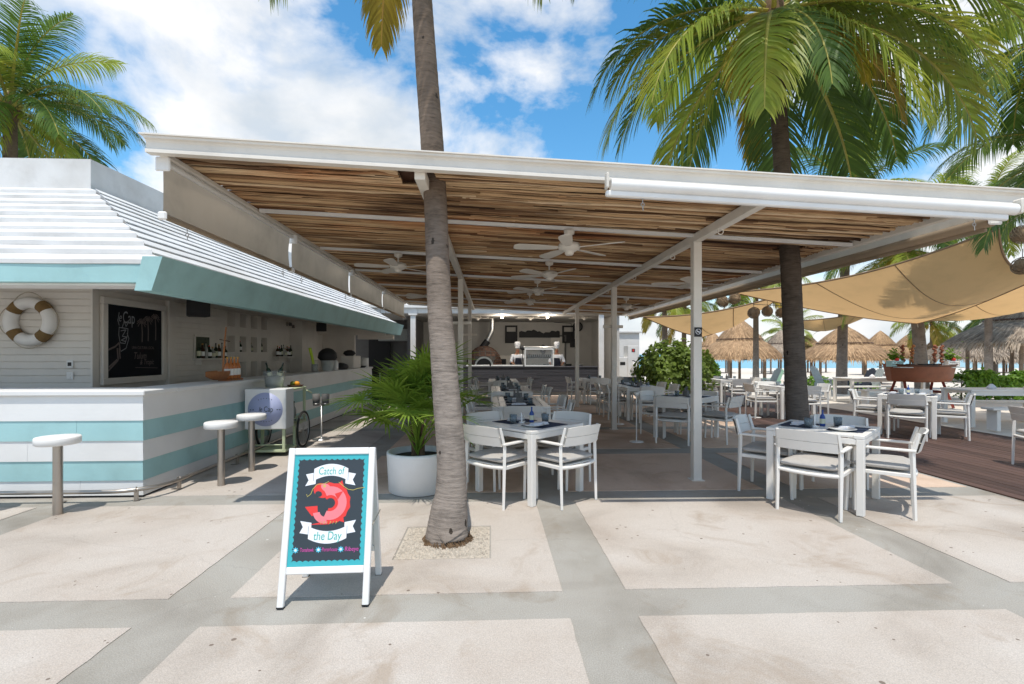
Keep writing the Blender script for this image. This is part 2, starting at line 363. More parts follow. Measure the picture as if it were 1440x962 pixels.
M_['frondyellow'] = leafmat('palm_leaflet_yellow', (0.42, 0.30, 0.035), (0.30, 0.26, 0.03))
M_['rachis'] = mat('frond_stalk', (0.34, 0.30, 0.055), 0.5, 0.15, 5)
M_['rachisdry'] = mat('frond_stalk_orange', (0.45, 0.27, 0.05), 0.5, 0.15, 5)
M_['fanleaf'] = leafmat('fan_palm_leaf', (0.32, 0.48, 0.07), (0.20, 0.36, 0.05), trans=0.45)
M_['hedge'] = leafmat('hedge_leaf', (0.20, 0.36, 0.04), (0.11, 0.23, 0.028), trans=0.4)
M_['hedgedark'] = leafmat('sea_grape_leaf', (0.22, 0.31, 0.055), (0.09, 0.15, 0.03), trans=0.4)
M_['husk'] = mat('coconut_fibre', (0.16, 0.10, 0.055), 0.95, 0.3, 20, 0.6, 50)
M_['nut'] = mat('green_coconut', (0.16, 0.20, 0.03), 0.45, 0.15, 6)
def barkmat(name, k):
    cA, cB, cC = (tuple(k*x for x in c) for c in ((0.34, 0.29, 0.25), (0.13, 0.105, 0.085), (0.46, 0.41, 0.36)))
    m = mat(name, cA, 0.95, 0.2, 6, spec=0.1, col2=tuple(x*.62 for x in cA), dirt=0.3); t = m.node_tree; b = t.nodes['Principled BSDF']; src = b.inputs['Base Color'].links[0].from_socket
    c = N(t, 'ShaderNodeTexCoord')
    mp1 = N(t, 'ShaderNodeMapping'); mp1.inputs['Scale'].default_value = (5, 5, 34); t.links.new(c.outputs['Object'], mp1.inputs[0])
    f = N(t, 'ShaderNodeTexNoise'); f.inputs['Scale'].default_value = 1.6; f.inputs['Detail'].default_value = 8; f.inputs['Roughness'].default_value = 0.7; t.links.new(mp1.outputs[0], f.inputs['Vector'])
    cc = mixc(t, 1.0, src, ramp(t, f.outputs[0], [(0.28, 0.42), (0.44, 0.86), (0.60, 1.06), (0.75, 1.3)]), 'MULTIPLY')
    mp2 = N(t, 'ShaderNodeMapping'); mp2.inputs['Scale'].default_value = (7, 7, 3.2); t.links.new(c.outputs['Object'], mp2.inputs[0])
    v = N(t, 'ShaderNodeTexVoronoi'); v.inputs['Scale'].default_value = 1.0; t.links.new(mp2.outputs[0], v.inputs['Vector'])
    d = math_(t, 'ADD', v.outputs['Distance'], math_(t, 'MULTIPLY', f.outputs[0], 0.18))
    slit = math_(t, 'LESS_THAN', d, 0.19)
    sz = N(t, 'ShaderNodeSeparateXYZ'); t.links.new(c.outputs['Object'], sz.inputs[0])
    cc = mixc(t, 1.0, cc, ramp(t, math_(t, 'MULTIPLY', sz.outputs[2], 0.1), [(0.12, (1.0, 1.0, 1.0)), (0.30, (0.66, 0.58, 0.51))]), 'MULTIPLY')   # crown shade on the upper trunk put into the bark as a browner tone
    cc = mixc(t, slit, cc, tuple(x*.5 for x in cB)); t.links.new(cc, b.inputs['Base Color'])
    bn = N(t, 'ShaderNodeBump'); bn.inputs['Strength'].default_value = 0.8; bn.inputs['Distance'].default_value = 0.012
    t.links.new(math_(t, 'SUBTRACT', f.outputs[0], math_(t, 'MULTIPLY', slit, 0.4)), bn.inputs['Height']); t.links.new(bn.outputs[0], b.inputs['Normal'])
    return m
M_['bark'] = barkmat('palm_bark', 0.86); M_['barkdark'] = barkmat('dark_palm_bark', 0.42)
# ---------------------------------------------------------------- ground, terrace, deck, sea
def sstep(a, b, x):
    t = max(0, min(1, (x-a)/(b-a))); return t*t*(3-2*t)
def hnoise(x, y):
    return math.sin(x*1.3+math.sin(y*0.9)*1.7)*math.sin(y*1.1+1.3*math.sin(x*0.7))
def gz(X, Y):
    z = -0.022 - 0.58*sstep(15, 32, Y) - 0.0065*max(0, Y-32)
    if X > 9.3 or Y > 19: z += 0.02*hnoise(X*1.6, Y*1.6) + 0.02*hnoise(X*4.1+2, Y*3.7)*0.6 + 0.03*sstep(9.3, 10.2, X)
    return z
b = MB()
xs = [-3000, -800, -200, -60, -30, -20]+[-16+i*1.0 for i in range(24)]+[8+i*0.25 for i in range(56)]+[22+i*1.0 for i in range(30)]+[60, 90, 160, 400, 1200, 3000]
ys = [-3000, -600, -100, -30, -12]+[-6+i*1.0 for i in range(11)]+[5+i*0.25 for i in range(64)]+[21+i*1.0 for i in range(40)]+[66, 74, 82, 90, 100, 130, 200, 600, 4000]
vs = [(x, y, gz(x, min(y, 90)) - 0.02*max(0, min(y, 130)-84)) for x in xs for y in ys]
ny = len(ys)
b.add(vs, [(i*ny+j, (i+1)*ny+j, (i+1)*ny+j+1, i*ny+j+1) for i in range(len(xs)-1) for j in range(ny-1)], True)
tag(b.build('ground', M_['sand']), kind='structure')
M_['sea'] = mat('turquoise_sea', (0.16, 0.40, 0.48), 0.3, 0.12, 0.25, 0.4, 1.5, col2=(0.10, 0.33, 0.44), stretch=(1, 3, 1))
b = MB(); b.add([(-4000, 60, -0.93), (6000, 60, -0.93), (6000, 8000, -0.93), (-4000, 8000, -0.93)], [(0, 1, 2, 3)])
tag(b.build('sea', M_['sea']), kind='structure')

pave = MB().bb(-16, 5.42, -6, 18.0, -0.15, 0.0).build('pavement', M_['strip']); tag(pave, kind='structure')
SX = [(-9.3, -6.9), (-6.5, -4.42), (-4.05, -1.97), (-1.6, 0.45), (0.845, 3.01), (3.40, 5.36)]
SY = [(-4.6, -2.3), (-2.0, 0.42), (0.75, 2.80), (3.125, 5.05), (5.4, 7.4), (7.8, 9.8), (10.15, 12.2), (12.55, 14.6), (14.95, 17.9)]
PIT = (-0.72, 0.0, 3.65, 4.34)
def jit(a): return a + rnd.uniform(-0.008, 0.008)
for (x0, x1) in SX:
    for (y0, y1) in SY:
        b = MB()
        if x0 == -1.6 and y0 == 3.125:
            p = PIT
            for q in ((x0, p[0], y0, y1), (p[1], x1, y0, y1), (p[0], p[1], y0, p[2]), (p[0], p[1], p[3], y1)): b.bb(*q, -0.05, 0.005)
        else:
            cs = [(jit(x0), jit(y0)), (jit(x1), jit(y0)), (jit(x1), jit(y1)), (jit(x0), jit(y1))]; poly = []
            for i in range(4):
                (ax, ay), (bx, by) = cs[i], cs[(i+1) % 4]
                for j in range(22): q = j/22; poly.append((ax+(bx-ax)*q+rnd.uniform(-.0035, .0035), ay+(by-ay)*q+rnd.uniform(-.0035, .0035)))
            b.prism(poly, -0.05, 0.005)
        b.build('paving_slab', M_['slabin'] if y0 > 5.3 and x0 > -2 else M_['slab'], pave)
pit = MB().bb(PIT[0]+.012, PIT[1]-.012, PIT[2]+.012, PIT[3]-.012, -0.05, 0.0025).build('gravel_bed', mat('gravel_dust', (0.52, 0.455, 0.375), 0.95, 0.2, 30, 0.5, 80))
tag(pit, 'square bed of pale gravel round the foot of the grey palm trunk', 'gravel bed')
b = MB()
for i in range(2600):
    x = rnd.uniform(PIT[0]+.03, PIT[1]-.03); y = rnd.uniform(PIT[2]+.03, PIT[3]-.03); s = rnd.uniform(.004, .011)
    if rnd.random() < 0.25: x += rnd.gauss(0, .03); y -= abs(rnd.gauss(0, .04))
    z = 0.004; a = rnd.uniform(0, 3)
    vs = [(x+s*math.cos(a+k*2.094)*rnd.uniform(.8, 1.2), y+s*math.sin(a+k*2.094)*rnd.uniform(.8, 1.2), z) for k in range(3)]+[(x, y, z+s*rnd.uniform(.7, 1.3))]
    b.add(vs, [(0, 1, 3), (1, 2, 3), (2, 0, 3)], True)
tag(b.build('gravel', M_['gravel'], pit), kind='stuff')

deck = MB().bb(5.43, 9.36, 2.6, 20.5, -0.16, -0.03).build('timber_deck', M_['dark']); tag(deck, kind='structure')
pw = (9.36-5.43)/27
plank_me = [MB().box((0, 0, 0), (pw-0.011, L-0.006, 0.035), bev=0.003).mesh('plank', M_['deckwood']) for L in (4.6, 3.4, 5.3)]
for i in range(27):
    y = 2.6 - rnd.uniform(0, 2.5); k = i % 3
    while y < 20.3:
        L = (4.6, 3.4, 5.3)[k]; put(plank_me[k], 'plank', deck, loc=(5.43+pw*(i+.5), y+L/2, -0.006+rnd.uniform(-.0015, .0015))); y += L; k = (k+1) % 3

# ---------------------------------------------------------------- pergola
def zt(X): return 3.286 - 0.047*(X+2.83)
perg = thing('pergola', 'long white flat-roofed pergola with a stick-lined ceiling over the dining terrace', 'pergola', (1.0, 10.0, 0))
SL = math.atan(-0.047)
XL, XR, YF, YB = -2.70, 4.63, 4.16, 16.6
def sweepx(b, prof, x0, x1, seg=10):          # profile (y, dz below the roof line) swept along the sloping roof line
    n = len(prof)
    vs = [(x0+(x1-x0)*i/seg, y, zt(x0+(x1-x0)*i/seg)+dz) for i in range(seg+1) for (y, dz) in prof]
    fs = [(i*n+k, i*n+(k+1) % n, (i+1)*n+(k+1) % n, (i+1)*n+k) for i in range(seg) for k in range(n)]
    fs += [tuple(range(n))[::-1], tuple(range(seg*n, seg*n+n))]
    b.add(vs, fs)
b = MB()
sweepx(b, [(YF-.045, -.022), (YF-.045, -.042), (YF-.022, -.05), (YF-.012, -.066), (YF-.012, -.108), (YF-.026, -.128), (YF-.026, -.152), (YF+.05, -.152), (YF+.05, -.022)], -2.79, 4.72)
b.build('front_beam', M_['greige'], perg, True)
b = MB(); sweepx(b, [(YF-.06, -.021), (YF-.06, -.010), (YF+.055, -.010), (YF+.055, -.021)], -2.82, 4.74); b.build('drip_edge', M_['greige'], perg, True)
b = MB(); sweepx(b, [(YB, 0), (YB, -.15), (YB+.08, -.15), (YB+.08, 0)], -2.7, 4.72); b.build('back_beam', M_['greige'], perg, True)
b = MB(); sweepx(b, [(YF+.06, 0), (YF+.06, -.03), (YB-.01, -.03), (YB-.01, 0)], -2.76, 4.42); b.build('roof_sheet', M_['greige'], perg, True)
b = MB(); sweepx(b, [(YF+.06, -.033), (YF+.06, -.045), (YB-.01, -.045), (YB-.01, -.033)], -2.75, 4.41); b.build('gap_shade_sheet', M_['darkwood'], perg, True)  # dark sheet added above the sticks to stand for shade in their gaps
MB().bb(XL-.03, XL+.03, YF+.06, YB-.01, zt(XL)-.152, zt(XL)-.113, bev=.004).build('beam', M_['greige'], perg, True)
for X in (-0.6, 2.44):
    MB().bb(X-.045, X+.045, YF+.06, YB-.01, zt(X)-.21, zt(X)-.113, bev=.005).build('beam', M_['greige'], perg, True)
MB().bb(XR-.05, XR+.05, YF+.06, YB-.01, zt(XR)-.17, zt(XR)-.02, bev=.005).build('beam', M_['greige'], perg, True)
MB().bb(4.36, 4.43, YF+.06, YB-.01, zt(4.4)-.15, zt(4.4)-.055, bev=.005).build('beam', M_['greige'], perg, True)
for y in (5.83, 7.85, 9.85, 11.85, 14.0, 15.6):
    b = MB(); sweepx(b, [(y-.02, -.112), (y+.02, -.112), (y+.02, -.15), (y-.02, -.15)], XL+.05, 4.35, 1); b.build('purlin', M_['white'], perg, True)
for (X, Y) in ((2.44, 5.83), (2.44, 9.80), (2.44, 14.05), (-0.60, 9.85), (-0.60, 14.1)):
    p = MB().bb(X-.05, X+.05, Y-.05, Y+.05, 0.005, zt(X)-.21, bev=.006).build('post', M_['greige'], perg, True)
    MB().bb(X-.075, X+.075, Y-.075, Y+.075, 0.005, 0.013).build('base_plate', M_['greige'], p)
for (X, Y, z) in ((-.6, 9.85, 2.12), (-.6, 14.1, 2.05), (2.44, 9.8, 2.05)):
    MB().bb(X-.2, X+.2, Y+.06, Y+.1, z-.03, z+.03, bev=.004).build('crossbar', M_['greige'], perg, True)
# lashing rings under the second beam
for y in (5.2, 6.6, 8.4, 10.4):
    MB().torus(.03, .006, 14, 6, M=Matrix.Translation((2.44, y, zt(2.44)-.235)) @ Matrix.Rotation(R(90), 4, 'X')).build('ring', M_['greige'], perg, True)
# ceiling sticks
def stick(b, x0, x1, y, z, r, seg=6, rel=None):
    pts = []; ph = rnd.uniform(0, 6.3); am = rnd.uniform(.006, .045)
    for i in range(seg+1):
        t = i/seg; x = x0+(x1-x0)*t
        pts.append((x, y+am*math.sin(ph+t*rnd.uniform(3, 6)), zt(x)+z+rnd.uniform(-.005, .005)))
    b.tube(pts, [r*rnd.uniform(.8, 1.15) for _ in pts], 6, True)
HOLES = [(-0.66, 4.52, 0.30), (3.86, 6.32, 0.30)]
def segs(y):
    out = [(-2.74, 4.40)]
    for (hx, hy, hr) in HOLES:
        if abs(y-hy) < hr*.62: out = [q for (a, c) in out for q in (((a, hx-hr*.55), (hx+hr*.55, c)) if a < hx < c else ((a, c),))]
    return out
y = YF+.075; nfront = 0; b2 = MB()
while y < YB-.03:
    for (a, c) in segs(y):
        cuts = [a]
        while c-cuts[-1] > 4.2: cuts.append(cuts[-1]+rnd.uniform(2.0, 4.0))
        cuts.append(c)
        for i in range(len(cuts)-1):
            r = rnd.choice((.006, .008, .009, .011, .013, .017))*rnd.uniform(.9, 1.1)
            args = (cuts[i]-(.08 if i else 0), cuts[i+1], y+rnd.uniform(-.008, .008), -.080+rnd.uniform(-.018, .012), r)
            if y < 6.2:
                bb_ = MB(); stick(bb_, *args, seg=10); bb_.build('stick', M_['stickfront'], perg, True); nfront += 1
            else: stick(b2, *args)
    y += rnd.uniform(.015, .024)
tag(b2.build('sticks', M_['stick'], perg, True), kind='stuff')

# roller blinds: four lowered along the bar side, two rolled up
def hook(b, x, y, z):
    b.tube([(x, y, z), (x, y, z-.05)], .004, 6); b.torus(.014, .004, 12, 5, M=Matrix.Translation((x, y, z-.06)) @ Matrix.Rotation(R(90), 4, 'X'))
    b.tube([(x, y, z-.07), (x+.004, y, z-.11)], .0045, 6)
def lowered(y0, y1, label):
    t = thing('roller_blind', label, 'blind', (XL, (y0+y1)/2, 2.64), 0, 'lowered blinds along the bar side')
    zt_ = zt(XL)-.152
    MB().tube([(XL-.02, y0, zt_-.028), (XL-.02, y1, zt_-.028)], .025, 12).build('roller', M_['white'], t, True)
    def fn(u, v):
        z = (zt_-.03)+(2.66-(zt_-.03))*v
        return (XL-.04-.02*math.sin(v*3.1)*(.6+.4*math.sin(u*9+y0)), y0+.02+(y1-y0-.04)*u+.012*math.sin(v*3.1)*(1 if u < .05 else -1 if u > .95 else 0), z)
    MB().grid(fn, 24, 6).build('fabric', M_['fabric'], t, True)
    bar = MB().bb(XL-.065, XL-.015, y0, y1, 2.635, 2.675, bev=.008).build('bottom_bar', M_['fabric'], t, True)
    for y in (y0, y1): MB().box((XL-.04, y+(.012 if y == y0 else -.012), 2.655), (.075, .03, .07), bev=.012).build('end_cap', M_['white'], t, True)
    for yh in (y0+.35, y1-.25): b = MB(); hook(b, XL-.04, yh, 2.635); b.build('hook', M_['steel'], t, True)
    MB().box((XL-.02, y0-.012, zt_-.05), (.12, .02, .12), bev=.03).build('bracket', M_['white'], t, True)
lowered(4.26, 6.93, 'lowered tan roller blind next to the front corner of the pergola')
lowered(6.97, 9.75, 'lowered tan roller blind, second along from the pergola front corner')
lowered(9.79, 12.7, 'lowered tan roller blind, third along from the pergola front corner')
lowered(12.74, 15.9, 'lowered tan roller blind, last along towards the kitchen')
t = thing('rolled_blind', 'rolled-up white blind hung below the front beam of the pergola', 'blind', (2.7, 4.06, 2.6))
xa, xb = 0.98, 4.45
MB().tube([(xa, 4.05, zt(xa)-.215), (xb, 4.05, zt(xb)-.215)], .048, 16).build('roll', M_['white'], t, True)
b = MB(); M = Matrix.Translation(((xa+xb)/2-.05, 4.06, zt((xa+xb)/2)-.285)) @ Matrix.Rotation(-SL, 4, 'Y'); b.box((0, 0, 0), (xb-xa-.02, .05, .05), M=M, bev=.01); b.build('bottom_bar', M_['white'], t, True)
b = MB(); hook(b, 1.25, 4.06, zt(1.25)-.30); b.build('hook', M_['steel'], t, True)
b = MB(); hook(b, 4.1, 4.06, zt(4.1)-.30); b.build('hook', M_['steel'], t, True)
for x in (xa-.03, xb+.03): MB().box((x, 4.05, zt(x)-.19), (.022, .09, .13), bev=.01).build('bracket', M_['greige'], t, True)
t = thing('rolled_blind', 'rolled-up grey blind under the beach side edge of the pergola', 'blind', (4.56, 10.2, 2.6))
MB().tube([(4.56, 4.35, zt(4.6)-.225), (4.56, 16.2, zt(4.6)-.225)], .05, 14).build('roll', M_['fabric'], t, True)
MB().bb(4.545, 4.575, 4.4, 16.2, zt(4.6)-.31, zt(4.6)-.275, bev=.006).build('bottom_bar', M_['fabric'], t, True)
MB().box((4.56, 4.32, zt(4.6)-.2), (.13, .025, .13), bev=.03).build('bracket', M_['white'], t, True)

# ceiling fans
def fan_mesh():
    body = MB().lathe([(.0, -.155), (.04, -.15), (.055, -.13), (.05, -.115), (.085, -.10), (.125, -.075), (.135, -.045), (.12, -.015), (.07, .0), (.03, .01), (0.0, .012)], 20).mesh('motor', M_['greige'])
    rod = MB().tube([(0, 0, 0), (0, 0, .14)], .012, 8).lathe([(.02, .08), (.06, .10), (.065, .14), (.06, .145)], 16).mesh('downrod', M_['greige'])
    bl = MB(); pts = [(.14, -.035), (.2, -.045), (.3, -.062), (.55, -.075), (.62, -.07), (.655, -.045), (.66, 0), (.655, .045), (.62, .07), (.55, .075), (.3, .062), (.2, .045), (.14, .035)]
    bl.prism(pts, -.004, .004, M=Matrix.Translation((0, 0, -.065)) @ Matrix.Rotation(R(11), 4, 'X')); bl.box((.13, 0, -.066), (.12, .03, .008))
    return body, rod, bl.mesh('blade', M_['greige'])
FB, FR, FL = fan_mesh()
for (X, Y, lab) in ((0.92, 5.83, 'white five-blade ceiling fan first behind the front beam, between the palm and the post'), (0.92, 7.85, 'white ceiling fan second in the middle row of fans'), (0.92, 9.85, 'white ceiling fan third in the middle row of fans'),
                    (0.92, 11.85, 'white ceiling fan fourth in the middle row, towards the kitchen'), (-1.45, 7.85, 'white ceiling fan on the bar side beside the palm trunk'), (3.25, 7.85, 'white ceiling fan on the beach side behind the post with the sign'),
                    (3.25, 11.85, 'white ceiling fan on the beach side, deep under the pergola'), (-1.45, 11.85, 'white ceiling fan deep on the bar side behind the palm')):
    z = zt(X)-.15-.145
    t = thing('ceiling_fan', lab, 'fan', (X, Y, z), rnd.uniform(0, 1.2), 'ceiling fans under the pergola')
    put(FB, 'motor', t); put(FR, 'downrod', t)
    for k in range(5): put(FL, 'blade', t, rot=(0, 0, k*2*math.pi/5))

# no smoking sign on the first post
t = thing('no_smoking_sign', 'small black no-smoking sign on the front pergola post', 'sign', (2.44, 5.775, 1.76))
MB().bb(-.045, .045, -.004, .004, -.055, .055).build('plate', M_['dark'], t)
b = MB(); Mx = Matrix.Translation((0, -.006, .005)) @ Matrix.Rotation(R(90), 4, 'X')
b.torus(.03, .0035, 24, 5, M=Mx); b.box((0, -.006, .005), (.058, .003, .006), M=Matrix.Rotation(0, 4, 'Y')); 
b2 = MB(); b2.torus(.03, .0035, 24, 5, M=Mx); b2.box((0, 0, 0), (.058, .003, .006), M=Matrix.Translation((0, -.006, .005)) @ Matrix.Rotation(R(45), 4, 'Y')); b2.box((0, 0, 0), (.034, .002, .007), M=Matrix.Translation((0, -.0055, .003)))
b2.build('symbol', M_['whiteprint'], t)
# ---------------------------------------------------------------- beach bar building
bar = thing('beach_bar', 'low white bar building with stepped limewashed roof and turquoise eaves', 'building', (-8, 10, 0))
XE, YE, ZE = -3.42, 5.30, 2.43
XP, YP, ZP, ZPT = -5.95, 7.66, 3.95, 4.40
YEND = 17.4; XLEFT = -15
def shx(Y): return 0.028*(Y-YE)
NB = 11
for k in range(NB):
    t0, t1 = k/NB, (k+1)/NB
    def pt(t, o=0.0): return (XE+(XP-XE)*t+o, YE+(YP-YE)*t-o, ZE+(ZP-ZE)*t)
    a = pt(t0, .032); a2 = (a[0], a[1], a[2]+.02); q = pt(t0, -.06); c = pt(t1, .0)
    lip = rnd.uniform(.034, .05)
    nseg = 26; prof = []
    for i in range(nseg+1):
        s = i/nseg; j1 = rnd.uniform(-.005, .005); j2 = rnd.uniform(-.004, .004)
        def X(v): return XLEFT+(v[0]-XLEFT)*s
        prof.append([(X(a), a[1]+j1, a[2]+j2), (X(a), a[1]+j1, a[2]+lip+j2), (X(c), c[1], c[2]+.012), (X(c), c[1], c[2]-.05), (X(q), q[1], q[2]-.02)])
    def strip(prof):
        b = MB(); n = 5; vs = [p for r_ in prof for p in r_]
        fs = [(i*n+k_, i*n+(k_+1) % n, (i+1)*n+(k_+1) % n, (i+1)*n+k_) for i in range(len(prof)-1) for k_ in range(n)]
        fs += [tuple(range(n))[::-1], tuple(range((len(prof)-1)*n, len(prof)*n))]
        b.add(vs, fs); return b
    strip(prof).build('roof_band', M_['roofwhite'], bar, True)
    prof = []
    for i in range(nseg+1):
        s = i/nseg; j1 = rnd.uniform(-.005, .005); j2 = rnd.uniform(-.004, .004)
        def PT(v, dz, e=0):
            Y = v[1]+(YEND-v[1])*s; return (v[0]+shx(Y)+e, Y, v[2]+dz)
        prof.append([PT(a, j2+.013, j1), PT(a, .020+j2, j1), PT(c, .012), PT(c, -.05), PT(q, -.02)])
    strip(prof).build('roof_band', M_['roofwhite'], bar, True)
b = MB()
b.add([(XLEFT, YP, ZP-.1), (XP, YP, ZP-.1), (XP, YP, ZPT), (XLEFT, YP, ZPT), (XP+shx(YEND), YEND, ZP-.1), (XP+shx(YEND), YEND, ZPT), (XLEFT, YEND, ZPT), (XLEFT, YEND, ZP-.1)],
      [(0, 1, 2, 3), (1, 4, 5, 2), (4, 7, 6, 5), (3, 2, 5, 6), (7, 0, 3, 6)])
b.build('parapet', M_['roofwhite'], bar, True)
# eaves
MB().bb(XLEFT, XE-.06, YE-.02, YE+.05, 2.235, 2.425, bev=.006).build('fascia', M_['turq'], bar, True)
b = MB(); prof = [(-3.56, 2.50), (-3.36, 2.50), (-3.47, 2.15), (-3.64, 2.15)]
vs = [(x+.0, YE-.06, z) for x, z in prof]+[(x+shx(YEND), YEND, z) for x, z in prof]
b.add(vs, [(3, 2, 1, 0), (4, 5, 6, 7)]+[(i, (i+1) % 4, 4+(i+1) % 4, 4+i) for i in range(4)]); b.build('fascia', M_['turq'], bar, True)
MB().bb(XLEFT, -3.62, YE+.055, YE+.35, 2.215, 2.235).build('soffit', M_['white'], bar, True)
MB().bb(XLEFT, -3.45, YE+.36, YEND, 2.42, 2.46).build('ceiling', M_['siding'], bar, True)
# inner walls: lapped boards on the wall facing the terrace
XW = -5.60; YW = 7.22
MB().bb(XLEFT, XW, YW+.03, YW+.2, 0, 2.42).build('wall', M_['siding'], bar, True)
z = 0.02; h = 0.098
while z < 2.40:
    MB().box((0, 0, 0), (XW-XLEFT-.004, .022, min(h, 2.415-z)-.004), bev=.004, M=Matrix.Translation(((XLEFT+XW)/2, YW+.02, z+h/2)) @ Matrix.Rotation(R(3), 4, 'X')).build('siding_board', M_['siding'], bar, True); z += h
MB().bb(XW-.004, XW+.026, YW-.012, YW+.09, 0, 2.42, bev=.004).build('corner_board', M_['siding'], bar, True)
# side wall with niches
YN = [10.98, 11.50, 12.02, 12.54]; ZN = [(0.98, 1.33), (1.55, 1.90), (2.10, 2.40)]; NW = .31
b = MB()
T0, T1 = XW-.22, XW
b.bb(T0, T1, YW+.2, YN[0]-NW/2, 0, 2.42)
b.bb(T0, T1, YN[-1]+NW/2, 15.2, 0, 2.42)
for i in range(3): b.bb(T0, T1, YN[i]+NW/2, YN[i+1]-NW/2, 0, 2.42)
zz = [0]+[q for p in ZN for q in p]+[2.42]
for yc in YN:
    for i in range(0, len(zz), 2): b.bb(T0, T1, yc-NW/2, yc+NW/2, zz[i], zz[i+1])
b.build('niche_wall', M_['siding'], bar, True)
MB().bb(T0-.03, T0-.001, YN[0]-.5, YN[-1]+.5, .5, 2.42).build('niche_back', M_['siding'], bar, True)
# siding courses on the near stretch of that wall
z = 0.02
while z < 2.40:
    MB().bb(XW+.0005, XW+.012, 8.98, 10.6, z, min(z+h-.006, 2.415), bev=.004).build('siding_board', M_['siding'], bar, True); z += h
MB().bb(XW+.0005, XW+.07, 8.80, 8.975, 0, 2.42, bev=.005).build('pilaster', M_['siding'], bar, True)
MB().bb(XW+.0005, XW+.34, 14.1, 15.0, 0, 2.42, bev=.005).build('pilaster', M_['siding'], bar, True)
MB().bb(XW-.2, -4.55, 16.8, 16.95, 0, 2.42).build('wall', M_['siding'], bar, True)
MB().bb(XW-.2, XW, 15.2, 16.8, 0, 2.42).build('wall', M_['siding'], bar, True)
MB().bb(-4.5, -3.3, 17.0, 17.15, 2.0, 2.42).build('lintel', M_['siding'], bar, True)
MB().bb(-5.6, -3.45, 16.35, 16.5, 2.12, 2.42).build('beam', M_['siding'], bar, True)

# counter
cnt = thing('bar_counter', 'white and turquoise striped L-shaped bar counter of lapped boards', 'counter', (-4.2, 6, 0))
XC, YC = -3.65, 5.38; YCE = 15.4
rows = [(0.03, .185, 'siding'), (.185, .39, 'turq'), (.39, .60, 'siding'), (.60, .81, 'turq'), (.81, 1.06, 'siding')]
M_['boardwhite'] = mat('white_board_paint', (0.74, 0.74, 0.73), 0.5, 0.03, 2.5, 0.05, 25, dirt=0.12)
b = MB(); b.bb(XLEFT, XC-.02, YC+.02, YC+.16, .0, 1.055); b.bb(XC-.16, XC-.02, YC+.17, YCE, .0, 1.055); b.build('core', M_['darkgrey'], cnt, True)
for (z0, z1, m) in rows:
    mm = M_['boardwhite'] if m == 'siding' else M_['turq']
    cuts = [XLEFT]; 
    while XC-cuts[-1] > 3.2: cuts.append(cuts[-1]+rnd.uniform(2.0, 3.0))
    cuts.append(XC)
    for i in range(len(cuts)-1):
        xa_, xb_ = cuts[i]+.0012, cuts[i+1]-.0012; last = i == len(cuts)-2; o1 = rnd.uniform(-.0012, .0012)
        e0, e1, e2 = (XC+.012, XC+.001, XC-.018) if last else (xb_, xb_, xb_)
        b = MB(); b.add([(xa_, YC-.012+o1, z0-.006), (e0, YC-.012+o1, z0-.006), (e1, YC-.001+o1, z1+.004), (xa_, YC-.001+o1, z1+.004), (xa_, YC+.018, z0-.006), (e2, YC+.018, z0-.006), (e2, YC+.018, z1+.004), (xa_, YC+.018, z1+.004)],
              [(0, 1, 2, 3), (0, 4, 5, 1), (3, 2, 6, 7), (1, 5, 6, 2), (0, 3, 7, 4)]); b.build('lap_board', mm, cnt, True)
    cuts = [YC]
    while YCE-cuts[-1] > 3.2: cuts.append(cuts[-1]+rnd.uniform(2.0, 3.0))
    cuts.append(YCE)
    for i in range(len(cuts)-1):
        ya_, yb_ = cuts[i]+.0012, cuts[i+1]-.0012; o1 = rnd.uniform(-.0012, .0012)
        s0, s1, s2 = (YC-.0118, YC-.0008, YC+.019) if i == 0 else (ya_, ya_, ya_)
        b = MB(); b.add([(XC+.012+o1, s0, z0-.006), (XC+.012+o1, yb_, z0-.006), (XC+.001+o1, yb_, z1+.004), (XC+.001+o1, s1, z1+.004), (XC-.017, s2, z0-.006), (XC-.017, yb_, z0-.006), (XC-.017, yb_, z1+.004), (XC-.017, s2, z1+.004)],
              [(0, 1, 2, 3), (0, 4, 5, 1), (3, 2, 6, 7), (1, 5, 6, 2), (0, 3, 7, 4)]); b.build('lap_board', mm, cnt, True)
MB().bb(XLEFT, XC+.035, YC-.035, YC+.52, 1.066, 1.118, bev=.008).build('counter_top', M_['boardwhite'], cnt, True)
MB().bb(XC-.5, XC+.03, YC+.525, YCE+.05, 1.062, 1.112, bev=.008).build('counter_top', M_['boardwhite'], cnt, True)
MB().bb(XC-.9, XC-.52, YC+.9, YCE-.3, .55, .93, bev=.01).build('back_bench', M_['dark'], cnt, True)
b = MB(); b.bb(XLEFT, XC+.0, YC+.01, YC+.06, 0, .026); b.bb(XC-.06, XC-.0, YC+.06, YCE, 0, .026); b.build('kick_strip', M_['dark'], cnt, True)

